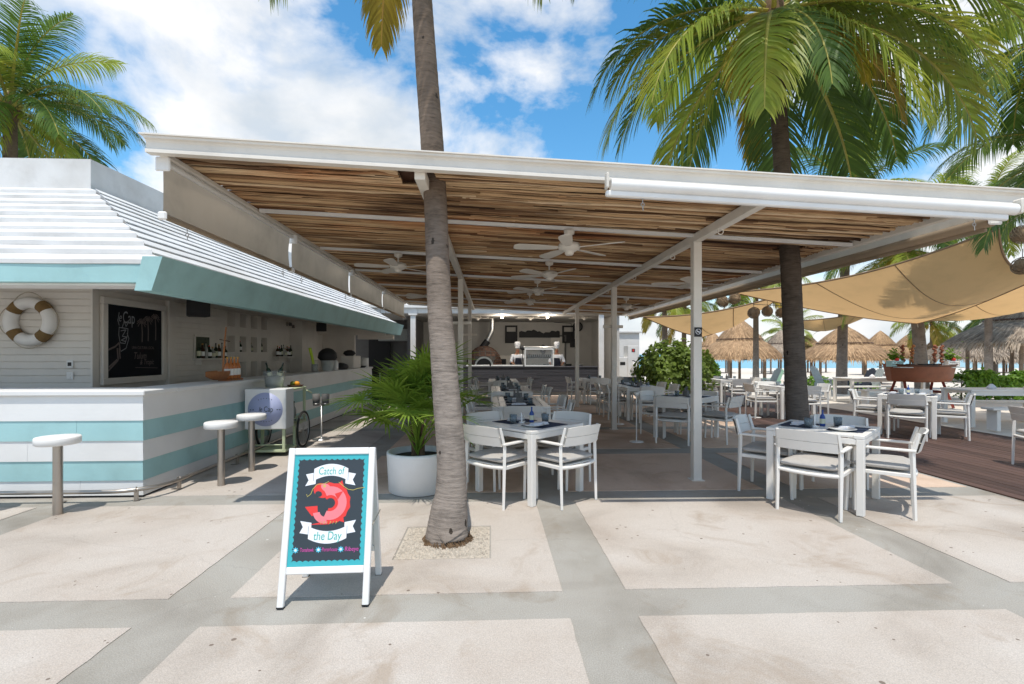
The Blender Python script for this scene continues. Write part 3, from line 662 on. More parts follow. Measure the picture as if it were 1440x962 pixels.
# foot rail
t = thing('foot_rail', 'bent steel foot rail on brackets along the foot of the bar counter', 'foot rail', (-4, 5.1, 0))
pts = [(-14, 5.17, .115), (-4.0, 5.17, .115)]
for i in range(1, 8): a = -math.pi/2+i/8*math.pi/2; pts.append((-3.86+.42*math.cos(a)*1.0-.0, 5.59+.42*math.sin(a), .115))
pts += [(-3.44, 5.62, .115), (-3.44, 9.2, .115)]
MB().tube(pts, .021, 10).build('rail', M_['steel'], t, True)
for (X, Y, rz) in ((-4.33, 5.17, 0), (-3.62, 5.17+.07, .35), (-5.0, 5.17, 0), (-3.44, 6.9, 1.57), (-3.44, 8.4, 1.57), (-3.45, 5.66, 1.4), (-5.9, 5.17, 0)):
    b = MB(); Mx = Matrix.Translation((X, Y, 0)) @ Matrix.Rotation(rz, 4, 'Z'); b.box((0, 0, .068), (.035, .03, .12), M=Mx, bev=.003); b.box((0, .03, .01), (.05, .09, .008), M=Mx); b.torus(.026, .006, 14, 6, M=Mx @ Matrix.Translation((0, 0, .115)) @ Matrix.Rotation(R(90), 4, 'Y'))
    b.build('bracket', M_['steel'], t, True)

# fixed stools
SEAT = MB().lathe([(0, 0), (.16, 0), (.172, .01), (.172, .062), (.164, .072), (0, .072)], 32).mesh('seat', M_['white'])
SPOLE = MB().tube([(0, 0, 0), (0, 0, .655)], .038, 18).mesh('post', M_['steel'])
for (X, Y, lab) in ((-4.04, 4.82, 'round white bar stool on a steel post in front of the striped counter corner'), (-4.86, 4.82, 'round white bar stool farther along the front of the striped counter'),
                    (-3.07, 5.80, 'round white bar stool on a steel post beside the counter, next to the corner'), (-3.06, 6.50, 'round white bar stool on a steel post beside the drinks cart')):
    t = thing('bar_stool', lab, 'stool', (X, Y, .005), 0, 'fixed bar stools'); put(SPOLE, 'post', t); put(SEAT, 'seat', t, loc=(0, 0, .655))

# lifebuoy on the lapped wall
c = P(42, 452, 6.88); t = thing('lifebuoy', 'white lifebuoy ring with four brown bands on the bar wall', 'lifebuoy', (c.x, YW-.06, c.z))
FX = Matrix.Rotation(R(90), 4, 'X')
MB().torus(.262, .08, 40, 14, M=FX).build('ring', M_['white'], t)
for k in range(4):
    a = R(45+90*k); MB().torus(.262, .083, 8, 14, a-.23, a+.23, M=FX).build('band', M_['buoybrown'], t)
b = MB()
for k in range(4):
    a0 = R(45+90*k+13); a1 = R(135+90*k-13); pts = []
    for i in range(9):
        s = i/8; a = a0+(a1-a0)*s; r = .35+.05*math.sin(s*math.pi)*(1 if k in (0, 1, 3) else .5); pts.append((r*math.cos(a), -.02, r*math.sin(a)))
    b.tube(pts, .006, 6)
b.build('rope', M_['rope'], t)

def text(s, size, M, name, material, parent, sx=1.0, shear=0.0, ext=0.0004, align='CENTER'):
    cu = bpy.data.curves.new(name, 'FONT'); cu.body = s; cu.size = size; cu.align_x = align; cu.align_y = 'CENTER'; cu.shear = shear; cu.extrude = ext; cu.resolution_u = 3
    tmp = bpy.data.objects.new('tmp', cu); COL.objects.link(tmp)
    dg = bpy.context.evaluated_depsgraph_get(); me = bpy.data.meshes.new_from_object(tmp.evaluated_get(dg)); bpy.data.objects.remove(tmp)
    me.transform(M @ Matrix.Diagonal((sx, 1, 1, 1))); me.materials.clear(); me.materials.append(material); me.name = name
    return put(me, name, parent)
WALLX = lambda y, z, e: Matrix.Translation((e, y, z)) @ Matrix(((0, 0, 1, 0), (1, 0, 0, 0), (0, 1, 0, 0), (0, 0, 0, 1)))   # text plane facing +X, reading along +Y
# chalkboard on the side wall (local x = out of the wall, y = along it)
y0, y1, z0, z1 = 7.36, 8.76, 1.05, 2.33
t = thing('chalkboard', 'black chalkboard menu headed leCap in a white frame on the bar wall', 'chalkboard', (XW, (y0+y1)/2, (z0+z1)/2))
hy, hz = (y1-y0)/2, (z1-z0)/2
MB().bb(.001, .03, -hy+.09, hy-.09, -hz+.09, hz-.09).build('board', M_['chalk'], t)
for a in (-1, 1):
    MB().bb(.0, .06, -hy, hy, a*(hz-.05)-.05, a*(hz-.05)+.05, bev=.008).build('frame', M_['siding'], t)
    MB().bb(.001, .057, a*(hy-.05)-.05, a*(hy-.05)+.05, -hz+.1, hz-.1, bev=.008).build('frame', M_['siding'], t)
E = .0325
text('le', .20, WALLX(-.36, .36, E), 'lettering', M_['chalkline'], t, .62, .35); text('Cap', .26, WALLX(-.16, .36, E), 'lettering', M_['chalkline'], t, .62)
text('UNA CULTURA LOCAL', .062, WALLX(.16, -.09, E), 'lettering', M_['chalkpink'], t, .8); text('Tulum', .15, WALLX(.08, -.22, E), 'lettering', M_['chalkpink'], t, .75, .3); text('& Tropic', .12, WALLX(.24, -.32, E), 'lettering', M_['chalkpink'], t, .75, .3)
def line(pts, w, e=E): 
    b = MB()
    for i in range(len(pts)-1):
        (a, c), (d, f) = pts[i], pts[i+1]; L = math.hypot(d-a, f-c) or 1; nx, ny = -(f-c)/L*w/2, (d-a)/L*w/2
        b.add([(e, a+nx, c+ny), (e, a-nx, c-ny), (e, d-nx, f-ny), (e, d+nx, f+ny)], [(0, 1, 2, 3)])
    return b
for (cx, cz, bz) in ((.12, .30, .0), (.26, .35, .02), (.44, .40, .04)):
    b = line([(cx, cz), (cx+.015, cz-.15), (cx+.01, bz)], .022)
    for k in range(9):
        a = R(-40+k*32.5); q = line([(cx, cz), (cx+.06*math.cos(a), cz+.05*math.sin(a)+.03), (cx+.11*math.cos(a), cz+.07*math.sin(a)-.01)], .014); b.add(q.v, q.f)
    b.build('palm_drawing', M_['chalkpink'], t)
b = MB()
for q in ([(-.36, .22), (-.37, .10), (-.34, -.02), (-.24, -.03), (-.19, .1), (-.18, .2), (-.36, .21)], [(-.36, .24), (-.39, .33)], [(-.33, .16), (-.22, .18), (-.3, .08), (-.2, .07), (-.32, .02), (-.22, .0)], [(-.3, .21), (-.26, .31), (-.22, .23), (-.17, .3)], [(-.2, .13), (-.16, .05), (-.22, -.1), (-.33, -.15)]):
    l = line(q, .012); b.add(l.v, l.f)
b.build('cocktail_drawing', M_['chalkline'], t)
b = MB()
for q in ([(-.58, -.13), (-.44, -.08), (-.36, -.02), (-.34, -.14)], [(-.4, -.1), (-.38, -.28), (-.58, -.44)], [(-.36, -.1), (-.34, -.26)], [(-.56, -.38), (-.4, -.27)]):
    l = line(q, .026); b.add(l.v, l.f)
b.build('hand_drawing', M_['chalkpink'], t)
b = line([(-.02, -.40), (.5, -.42)], .008); b.build('rule_line', M_['chalkpink'], t)
# switches
for (py, dark_) in ((512, True), (528, False)):
    c = P(106, py, 7.05); t = thing('wall_switch', 'square wall switch with a dark screen beside the lifebuoy wall corner' if dark_ else 'plain white double switch plate below the dark screen switch', 'switch', (c.x, YW-.006, c.z))
    MB().bb(-.045, .045, -.008, .004, -.055, .055, bev=.004).build('plate', M_['white'], t)
    if dark_: MB().bb(-.024, .024, -.0115, -.0075, -.026, .026).build('screen', M_['dark'], t)
    else:
        for a in (-1, 1): MB().bb(-.014, .014, -.0125, -.0075, a*.024-.012, a*.024+.012).build('rocker', M_['white'], t)

def speaker(loc, rz, s, lab):
    t = thing('loudspeaker', lab, 'speaker', loc, rz, 'loudspeakers under the bar ceiling')
    b = MB(); b.prism([(-.14, -.10), (.14, -.10), (.10, .10), (-.10, .10)], -.11*s/.9, .11*s/.9, M=Matrix.Diagonal((s, s, 1, 1))); b.build('cabinet', M_['dark'], t)
    MB().box((0, -.105*s, 0), (.25*s, .012, .19*s), bev=.004).build('grille', M_['dark'], t)
    b = MB(); b.tube([(0, .1*s, 0), (0, .17*s, 0), (0, .19*s, .12)], .014, 8); b.box((0, .17*s, .06), (.05, .03, .1)); b.build('bracket', M_['dark'], t)
c = P(278, 433, 8.6); speaker((c.x, c.y, c.z), R(35), 1.25, 'black loudspeaker under the eaves beside the chalkboard')
c = P(451, 460, 14.2); speaker((c.x, c.y, c.z), R(30), 1.0, 'black loudspeaker under the eaves at the far column')
c = P(405, 460, 13.6); t = thing('wall_lamp', 'small twin-arm wall lamp above the far bottle shelf', 'lamp', (XW+.002, 13.9, 2.32))
b = MB(); b.box((.01, 0, 0), (.02, .06, .1)); b.tube([(.02, 0, 0), (.1, -.05, .05), (.14, -.1, .0)], .01, 6); b.tube([(.02, 0, 0), (.1, .05, .0), (.14, .1, -.05)], .01, 6); b.build('arms', M_['steel'], t)
for s_ in (-1, 1): MB().lathe([(.0, .06), (.03, .05), (.045, -.03), (.04, -.03)], 12, c=(.14, s_*.1, -.02 if s_ < 0 else -.07)).build('shade', M_['darkgrey'], t)

# bottles
def bottle_me(h, r, m, cap, lab=None):
    body = MB().lathe([(0, 0), (r*.95, 0), (r, .01), (r, h*.55), (r*.75, h*.66), (r*.33, h*.75), (r*.3, h*.93)], 12).mesh('bottle_body', m)
    c = MB().lathe([(r*.36, h*.92), (r*.36, h), (0, h)], 10).mesh('cap', cap)
    l = MB().lathe([(r*1.015, h*.16), (r*1.015, h*.46)], 12).mesh('label_band', lab) if lab else None
    return body, c, l
KB = [bottle_me(.30, .038, M_['bottleg'], M_['dark'], M_['labelp']), bottle_me(.28, .042, M_['bottleb'], M_['gold'], M_['plate']), bottle_me(.31, .036, M_['bottlec'], M_['dark'], None), bottle_me(.25, .045, M_['bottleg'], M_['red'], M_['plate']), bottle_me(.22, .05, M_['bottlec'], M_['gold'], M_['labelp'])]
RB = bottle_me(.32, .041, M_['rose'], M_['gold'], M_['plate'])
ORD = ('first', 'second', 'third', 'fourth', 'fifth', 'sixth', 'seventh', 'eighth', 'ninth', 'tenth')
def bottle(kit, loc, lab, group=None, cat='bottle'):
    t = thing('bottle', lab, cat, loc, rnd.uniform(0, 6), group)
    put(kit[0], 'body', t); put(kit[1], 'cap', t)
    if kit[2]: put(kit[2], 'paper_label', t)
    return t
def wshelf(y0, y1, z, lab):
    t = thing('wall_shelf', lab, 'shelf', (XW+.013, (y0+y1)/2, z)); L = y1-y0
    MB().bb(0, .16, -L/2, L/2, -.035, 0, bev=.004).build('board', M_['siding'], t)
    for s_ in (-1, 1): MB().bb(0, .12, s_*(L/2-.1)-.012, s_*(L/2-.1)+.012, -.12, -.036).build('bracket', M_['siding'], t)
wshelf(9.55, 10.62, 1.42, 'white wall shelf of bottles between the chalkboard and the niches'); 
for i in range(9): bottle(KB[i % 5], (XW+.10, 9.62+i*.115, 1.42), ORD[i]+' bottle from the chalkboard on the near wall shelf', 'bottles on the near wall shelf')
c = thing('picture_panel', 'small framed plant picture leaning above the near bottle shelf', 'picture', (XW+.03, 9.85, 1.6)); MB().bb(-.012, .012, -.26, .26, -.17, .27, bev=.004).build('frame', M_['siding'], c); MB().bb(.0125, .016, -.22, .22, -.13, .23).build('picture', mat('dark_leaf_print', (0.05, 0.07, 0.04), .6, .4, 14, col2=(.02, .02, .02)), c)
wshelf(13.0, 14.0, 1.44, 'white wall shelf of bottles beyond the niches')
for i in range(8): bottle(KB[(i*2+1) % 5], (XW+.10, 13.08+i*.12, 1.44), ORD[i]+' bottle from the niches on the far wall shelf', 'bottles on the far wall shelf')
for i, yc in enumerate(YN):
    for k in range(2 if i else 1): bottle(KB[(i+k*2) % 5], (XW-.10, yc-.09+k*.14, 1.55), 'bottle in the '+ORD[i]+' middle-row niche from the chalkboard'+(', beside another bottle' if k else ''), 'bottles in the wall niches')
# rose bottles in a boat-shaped rack on the counter
cb = P(300, 540, 6.98); cz = 1.112
t = thing('bottle_rack', 'orange wooden boat-shaped bottle rack with a mast on the counter', 'bottle rack', (-3.84, 7.2, cz), R(92))
b = MB(); prof = []
def hull(u, v):
    x = -.36+.5*u; wv_ = .10*math.sin(min(1, u*1.4)*math.pi/2)*(1 if u < .95 else .9); a = (v-.5)*math.pi
    return (x, wv_*math.sin(a), .15-.13*math.cos(a)*(0.5+.5*math.sin(min(1, u*1.6)*math.pi/2)))
b.grid(hull, 12, 10); b.build('hull', M_['wood'], t)
MB().bb(.15, .54, -.09, .09, 0.0, .025, bev=.004).build('base', M_['wood'], t)
MB().bb(.15, .54, .075, .09, .025, .12, bev=.003).build('rail', M_['wood'], t)
b = MB(); b.tube([(.1, 0, .02), (.14, 0, .45), (.20, 0, .78)], [.016, .013, .009], 8); b.build('mast', M_['wood'], t)
MB().tube([(.12, -.09, .57), (.20, .09, .60)], .006, 6).build('yard', M_['darkwood'], t)
for i in range(4): bottle(RB, (-3.84-.0, 7.42+i*.1, cz+.026), ORD[i]+' gold-topped rose wine bottle from the mast of the boat-shaped rack', 'rose wine bottles on the counter')
# things on the far counter
def lump(name, lab, cat, c, parts):
    t = thing(name, lab, cat, c)
    for (n, m, fn) in parts: b = MB(); fn(b); b.build(n, m, t)
    return t
lump('juice_carafe', 'clear carafe with a tall lime-green stirrer on the counter', 'carafe', (-3.83, 11.0, cz), [('glass_body', M_['clear'], lambda b: b.lathe([(.05, 0), (.075, .02), (.075, .26), (.06, .26)], 14)), ('drink', M_['bottlec'], lambda b: b.lathe([(0, .01), (.068, .02), (.068, .17), (0, .17)], 14)), ('stirrer', M_['lime'], lambda b: b.tube([(0, 0, .02), (-.03, -.05, .26), (-.06, -.13, .52)], [.025, .03, .035], 8))])
lump('ice_tub', 'grey tub heaped with a black bag on the counter', 'tub', (-3.80, 11.75, cz), [('tub', M_['adir'], lambda b: b.lathe([(.12, 0), (.15, .26), (.16, .27), (.16, .25)], 16)), ('bag', M_['dark'], lambda b: b.lathe([(.16, .24), (.22, .3), (.2, .42), (.12, .5), (.03, .53), (0, .53)], 14))])
lump('spray_bottle', 'white bottle with a black pump beside the grey tub', 'bottle', (-3.72, 12.1, cz), [('body', M_['plate'], lambda b: b.lathe([(.055, 0), (.06, .01), (.06, .2), (.02, .25)], 12)), ('pump', M_['dark'], lambda b: b.tube([(0, 0, .24), (0, 0, .33), (0, -.08, .33)], .014, 6))])
lump('cloth_bundle', 'black folded cloth bundle lying on the counter', 'cloth', (-3.8, 12.75, cz), [('bundle', M_['dark'], lambda b: b.lathe([(.2, 0), (.23, .06), (.2, .12), (.1, .16), (0, .17)], 14, sx=.8, sy=1.3))])
lump('till_box', 'white cash till box with a dark bowl on top on the counter', 'till', (-3.86, 13.9, cz), [('box', M_['siding'], lambda b: b.box((0, 0, .17), (.36, .7, .34), bev=.02)), ('bowl', M_['dark'], lambda b: b.lathe([(.1, .341), (.17, .40), (.14, .46), (.05, .5), (0, .5)], 14, c=(0, -.15, 0)))])
lump('paper_roll', 'white paper roll standing at the end of the counter', 'paper roll', (-3.75, 14.9, cz), [('roll', M_['plate'], lambda b: b.lathe([(.03, 0), (.13, 0), (.13, .28), (.03, .28)], 18))])
lump('serving_tray', 'black oval tray lying at the end of the counter', 'tray', (-3.72, 14.45, cz), [('tray', M_['dark'], lambda b: b.lathe([(0, 0), (.12, 0), (.16, .03), (.165, .05)], 16, sx=.8, sy=1.2))])

# drinks cart
cx, cy = S(-3.62, 7.25); t = thing('drinks_cart', 'pale green drinks cart with a round lilac le Cap emblem and bicycle wheels', 'cart', (cx+.03, cy+.03, .005), R(2))
W, D = .54, .92      # front panel at -y
for (x, y) in ((-W/2+.03, .02), (W/2-.03, .02), (-W/2+.03, .45), (W/2-.03, .45)): MB().bb(x-.02, x+.02, y-.02, y+.02, .07, .42, bev=.003).build('leg', M_['cartgreen'], t)
for (x, y) in ((-W/2+.03, D-.02), (W/2-.03, D-.02)): MB().bb(x-.018, x+.018, y-.018, y+.018, .42, .94, bev=.003).build('upright', M_['cartgreen'], t)
MB().bb(-W/2, W/2, 0, .47, .055, .09, bev=.004).build('bottom_shelf', M_['cartgreen'], t)
MB().bb(-W/2, W/2, 0, D, .39, .43, bev=.004).build('shelf', M_['cartgreen'], t)
MB().bb(-W/2, W/2, .06, D, .94, .965, bev=.004).build('top', M_['cartgreen'], t)
pan = MB().bb(-W/2-.02, W/2+.02, -.04, .28, .40, .985, bev=.008).build('front_panel', M_['boardwhite'], t)
MB().lathe([(0, 0), (.245, 0), (.245, .002), (0, .002)], 40, M=Matrix.Translation((0, -.0405, .69)) @ FX).build('emblem', M_['lilac'], pan)
WALLF = lambda x, z, e: Matrix.Translation((x, e, z)) @ FX
text('le', .10, WALLF(-.07, .69, -.0445), 'lettering', M_['slate'], pan, .7, .3); text('Cap', .11, WALLF(.045, .69, -.0445), 'lettering', M_['slate'], pan, .75)
b = MB()
for k in range(6): a = R(62+k*11.5); b.box((.19*math.cos(a), -.044, .69+.16*math.sin(a)), (.008, .002, .012))
for k in range(6): a = R(-62-k*11.5); b.box((.19*math.cos(a), -.044, .69+.18*math.sin(a)), (.012, .002, .008))
for s_ in (-1, 1):
    for k in range(2): b.box((s_*(.17+.035*k), -.044, .685), (.02, .002, .012))
b.build('print_marks', M_['slate'], pan)
for y in (.45, .62, .80): MB().tube([(W/2-.02, y, .52), (W/2-.02, y+.14, .52)], .008, 6).build('side_rail', M_['cartgreen'], t)
MB().tube([(W/2-.01, .3, .50), (W/2-.01, D, .50)], .010, 6).build('side_rail', M_['cartgreen'], t)
MB().tube([(-W/2, .03, .16), (W/2, .03, .16)], .008, 6).build('front_rail', M_['cartgreen'], t)
MB().tube([(W/2+.01, D-.02, .90), (W/2+.01, D+.22, .84)], .014, 8).build('handle', M_['cartgreen'], t)
for sx in (-1, 1):
    Mw = Matrix.Translation((sx*(W/2+.035), .66, .30)) @ Matrix.Rotation(R(90), 4, 'Y')
    wl = MB().torus(.275, .018, 36, 8, M=Mw).build('wheel', M_['rubber'], t)
    b = MB().torus(.25, .008, 30, 6, M=Mw); b.build('rim', M_['inox'], wl)
    b = MB()
    for k in range(14): a = k*2*math.pi/14; b.tube([(0, 0, 0), (.25*math.cos(a), .25*math.sin(a), 0)], .003, 4, False, M=Mw)
    b.build('spokes', M_['inox'], wl)
for i in range(4): bottle(KB[i % 5], tuple((WM[t.name] @ Vector((W/2-.12-.12*(i % 2), .42+.13*i, .431)))), ORD[i]+' bottle from the emblem panel inside the drinks cart', 'bottles in the drinks cart')
q = WM[t.name] @ Vector((-.05, .42, .966))
k = lump('ice_bucket', 'clear glass ice bucket with two bottles on the drinks cart', 'ice bucket', tuple(q), [('bucket', M_['clear'], lambda b: b.lathe([(.0, .004), (.13, .0), (.165, .27), (.175, .275), (.16, .27), (.125, .012)], 22)), ('ice', M_['bottlec'], lambda b: b.lathe([(0, .015), (.12, .015), (.14, .17), (.06, .20), (0, .19)], 12))])
for (dx, dy, tl) in ((-.05, -.02, -.30), (.05, .03, .32)):
    o = bottle(KB[0], (q.x+dx*.6, q.y+dy, q.z+.11), 'dark green bottle leaning towards the '+('counter' if dx < 0 else 'terrace')+' in the glass ice bucket', 'bottles in the ice bucket'); o.rotation_euler = (0, tl, 0)
q2 = WM[t.name] @ Vector((.14, .78, .966))
tr = thing('fruit_tray', 'small dark wooden tray for fruit on the drinks cart', 'tray', tuple(q2)); MB().lathe([(0, 0), (.10, 0), (.13, .03), (.125, .03), (.095, .008), (0, .008)], 18).build('bowl', M_['darkwood'], tr)
for (dx, dy, m, lab) in ((.03, .0, 'orange', 'whole orange on the small wooden tray'), (-.05, .02, 'nut', 'green lime on the small wooden tray'), (.0, .06, 'orange', 'second orange behind the lime on the wooden tray')):
    o = MB().lathe([(0, 0), (.022, .006), (.038, .025), (.042, .042), (.036, .062), (.02, .077), (0, .08)], 14).build('citrus_fruit', M_[m]); o.location = (q2.x+dx, q2.y+dy, q2.z+.008); tag(o, lab, 'fruit')
# chrome stand beyond the cart
cx, cy = S(-3.33, 8.7); t = thing('bottle_stand', 'slim chrome floor stand holding two dark wine coolers beside the counter', 'stand', (cx, cy, .005))
b = MB().lathe([(.0, 0), (.15, 0), (.15, .012), (.03, .03), (.014, .05), (.014, .62), (0, .62)], 16); b.build('pole', M_['inox'], t)
for dx in (-.09, .07):
    MB().torus(.07, .006, 16, 6, M=Matrix.Translation((dx, 0, .63))).build('ring', M_['inox'], t); MB().lathe([(.0, .60), (.055, .60), (.066, .80), (.06, .80), (.05, .62)], 16, c=(dx, 0, 0)).build('cooler', M_['darkgrey'], t)
# ---------------------------------------------------------------- open kitchen at the back
kit = thing('kitchen_pavilion', 'open-fronted grey kitchen pavilion with white frame at the back of the terrace', 'building', (0.9, 20, 0))
YK = 18.15
MB().bb(-6.5, 4.75, YK-.06, YK+.10, 2.97, 3.24, bev=.01).build('front_beam', M_['white'], kit, True)
MB().bb(-6.5, 4.75, YK-.16, YK-.065, 3.16, 3.28, bev=.01).build('gutter', M_['white'], kit, True)
MB().bb(-6.5, 4.75, YK+.101, 23.0, 3.12, 3.22).build('roof', M_['roofwhite'], kit, True)
for X in (-2.82, 4.05): 
    p = MB().bb(X-.09, X+.09, YK-.045, YK+.085, 0, 2.97, bev=.006).build('column', M_['white'], kit, True)
MB().bb(-2.98, -2.66, YK-.09, YK-.061, 2.90, 3.30, bev=.01).build('column_head', M_['white'], kit, True)
MB().bb(-3.05, 4.75, 22.6, 22.75, 0, 3.12).build('back_wall', M_['kitchenwall'], kit, True)
MB().bb(4.6, 4.75, 18.26, 22.59, 0, 3.12).build('side_wall', M_['kitchenwall'], kit, True)
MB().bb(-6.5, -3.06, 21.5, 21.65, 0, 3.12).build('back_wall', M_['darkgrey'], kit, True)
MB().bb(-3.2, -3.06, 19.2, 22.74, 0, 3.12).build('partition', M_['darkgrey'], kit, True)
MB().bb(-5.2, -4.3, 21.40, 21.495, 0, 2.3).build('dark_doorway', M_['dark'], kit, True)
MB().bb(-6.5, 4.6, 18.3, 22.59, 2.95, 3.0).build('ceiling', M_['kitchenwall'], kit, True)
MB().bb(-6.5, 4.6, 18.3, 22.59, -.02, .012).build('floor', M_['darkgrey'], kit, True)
MB().bb(3.35, 3.42, 22.55, 22.595, 0, 2.35).build('door_frame', M_['darkgrey'], kit, True)
MB().bb(2.72, 3.42, 22.55, 22.595, 2.3, 2.37).build('door_frame', M_['darkgrey'], kit, True)
MB().bb(2.72, 3.34, 22.565, 22.595, .02, 2.29).build('door', M_['siding'], kit, True)

ctr = thing('kitchen_counter', 'long serving counter clad in charcoal horizontal planks', 'counter', (1, 18.4, 0))
MB().bb(-2.7, 3.95, YK+.14, YK+.75, .02, 1.0).build('core', M_['darkgrey'], ctr, True)
for i in range(9):
    z = .10+i*.1; cuts = [-2.7, -2.7+rnd.uniform(1.6, 2.4), rnd.uniform(.9, 1.9), 3.95]
    for j in range(3): MB().bb(cuts[j]+.003, cuts[j+1]-.003, YK+.115+rnd.uniform(-.006, .006), YK+.1385, z+.003, z+.097, bev=.004).build('plank', M_['plankgrey'], ctr, True)
MB().bb(-2.72, 3.97, YK+.09, YK+.78, 1.005, 1.045, bev=.006).build('counter_top', M_['plankgrey'], ctr, True)
for (a, c, lab) in ((655, 689, 'near'), (690, 736, 'next')):
    X0 = P(a, 513, 18.3).x; X1 = P(c, 513, 18.3).x
    t = thing('cutting_board', 'long white board lying on the kitchen counter ' + ('at the pergola post end' if lab == 'near' else 'in front of the chef'), 'board', ((X0+X1)/2, YK+.3, 1.046)); MB().box((0, 0, .025), (X1-X0-.03, .36, .05), bev=.008).build('board', M_['plate'], t); MB().box((0, -.19, .018), (X1-X0-.05, .012, .03)).build('edge_strip', M_['inox'], t)
# glass display case
t = thing('display_case', 'white framed glass display case with hanging tools on the counter', 'display case', (1.78, YK+.42, 1.046))
w_, h_, dd = .52, .63, .22
for sx in (-1, 1):
    for sy in (-1, 1): MB().bb(sx*w_-.022, sx*w_+.022, sy*dd-.022, sy*dd+.022, 0, h_, bev=.004).build('frame_post', M_['plate'], t)
for z in (.02, h_+.005):
    for sy in (-1, 1): MB().bb(-w_-.02, w_+.02, sy*dd-.021, sy*dd+.021, z-.022, z+.022, bev=.004).build('frame_rail', M_['plate'], t)
MB().bb(-w_+.022, w_-.022, -dd-.004, -dd+.004, .045, h_-.02).build('pane', M_['clear'], t)
MB().bb(-w_-.05, w_+.05, -dd-.02, dd+.02, h_+.03, h_+.10, bev=.01).build('hood', M_['inox'], t)
MB().bb(-w_+.06, w_-.06, .0, .02, .30, .44).build('rack', M_['dark'], t)
b = MB()
for i in range(11): b.tube([(-.4+i*.08, -.01, .44), (-.4+i*.08, -.01, .36)], .008, 6)
b.build('tools', M_['inox'], t)
t = thing('burner_lamp', 'black heat lamp standing at the corner of the display case', 'lamp', (1.18, YK+.4, 1.046)); b = MB(); b.lathe([(.06, 0), (.06, .015), (.014, .03), (.014, .62)], 12); b.lathe([(.05, .60), (.11, .66), (.1, .74), (.02, .78), (0, .78)], 12); b.build('stand', M_['dark'], t)
# oven
c = P(681, 505, 20.6)
t = thing('pizza_oven', 'domed brick pizza oven with arched mouth and flue', 'oven', (c.x, 20.5, .012))
MB().bb(-.75, .75, -.6, .8, 0, 1.0, bev=.02).build('base', M_['dark'], t)
MB().lathe([(.70, 1.0), (.70, 1.1), (.66, 1.35), (.52, 1.60), (.30, 1.76), (0, 1.82)], 28, sy=.92).build('dome', M_['mortar'], t)
b = MB()
for ring in range(9):
    ph = R(4+ring*9.2); rr = .70*math.cos(ph); z = 1.03+.78*math.sin(ph); n = max(6, int(2*math.pi*rr/.21))
    for k in range(n):
        a = 2*math.pi*(k+.5*(ring % 2))/n
        if rr*math.sin(a) < -.3 and abs(rr*math.cos(a)) < .36 and z < 1.42: continue
        Mx = Matrix.Translation((rr*math.cos(a), .92*rr*math.sin(a), z)) @ Matrix.Rotation(a, 4, 'Z') @ Matrix.Rotation(-ph, 4, 'Y'); b.box((0, 0, 0), (.05, .185, .10), M=Mx, bev=.008)
tag(b.build('bricks', M_['brick'], t), kind='stuff')
b = MB(); arc = [(.30*math.cos(R(a)), .30*math.sin(R(a))) for a in range(0, 181, 15)]; b.prism(arc, -.02, .05, M=Matrix.Translation((-.0, -.68, 1.02)) @ FX); b.build('mouth', M_['dark'], t)
b = MB(); arc2 = [(.37*math.cos(R(a)), .37*math.sin(R(a))) for a in range(0, 181, 15)]; vs = [(x, -.755, 1.02+z) for x, z in arc]+[(x, -.755, 1.02+z) for x, z in arc2]+[(x, -.6, 1.02+z) for x, z in arc2]
n = len(arc); b.add(vs, [(i, i+1, n+i+1, n+i) for i in range(n-1)]+[(n+i, n+i+1, 2*n+i+1, 2*n+i) for i in range(n-1)]); b.build('arch', M_['adir'], t)
b = MB(); b.tube([(-.05, 0, 1.78), (.12, 0, 2.0), (.32, 0, 2.45), (.33, 0, 2.94)], .10, 14); b.build('flue', M_['inox'], t)
b = MB(); b.tube([(-.08, 0, 1.74), (.14, 0, 2.03)], .14, 14); b.build('flue_collar', M_['dark'], t)
# wall pieces
def frame(px, lab):
    c = P(px, 470, 22.5); t = thing('wall_frame', lab, 'picture frame', (c.x, 22.57, c.z))
    for s_ in (-1, 1):
        MB().bb(s_*.24-.04, s_*.24+.04, -.05, .02, -.40, .40, bev=.004).build('frame_side', M_['dark'], t); MB().bb(-.199, .199, -.05, .02, s_*.36-.04, s_*.36+.04, bev=.004).build('frame_rail', M_['dark'], t)
    MB().bb(-.199, .199, -.01, .015, -.319, .12).build('panel', M_['dark'], t); MB().bb(-.199, .199, -.005, .015, .121, .319).build('panel', M_['kitchenwall'], t)
frame(719, 'tall black open frame on the kitchen wall above the pointing chef'); frame(800, 'tall black open frame on the kitchen wall beside the door')
c = P(759, 469, 22.5); t = thing('wall_relief', 'long dark driftwood relief between the two black frames', 'wall art', (c.x, 22.57, c.z))
pts = [(-.92, -.18), (.92, -.18), (.92, .05)]+[(.92-1.84*i/20, .10+.07*math.sin(i*.5+1)*math.sin(i*.16)+.03*math.sin(i*2.1)) for i in range(21)]+[(-.92, .02)]
MB().prism(pts, -.02, .06, M=FX).build('relief', M_['dark'], t)
t = thing('wall_clock', 'round black wall clock on the kitchen side wall', 'clock', (3.95, 22.55, 2.75)); MB().torus(.2, .03, 24, 8, M=FX).build('rim', M_['dark'], t); MB().lathe([(0, 0), (.2, 0), (.2, .02), (0, .02)], 24, M=FX).build('face', M_['darkgrey'], t)
t = thing('fire_hose', 'coiled grey hose hanging on the kitchen wall beside the door', 'hose', (2.35, 22.5, 1.75)); 
for k in range(2): MB().torus(.12+.03*k, .025, 20, 6, M=Matrix.Translation((0, -.03*k, -.05*k)) @ FX @ Matrix.Diagonal((.7, 1.3, 1, 1))).build('coil', M_['darkgrey'], t)
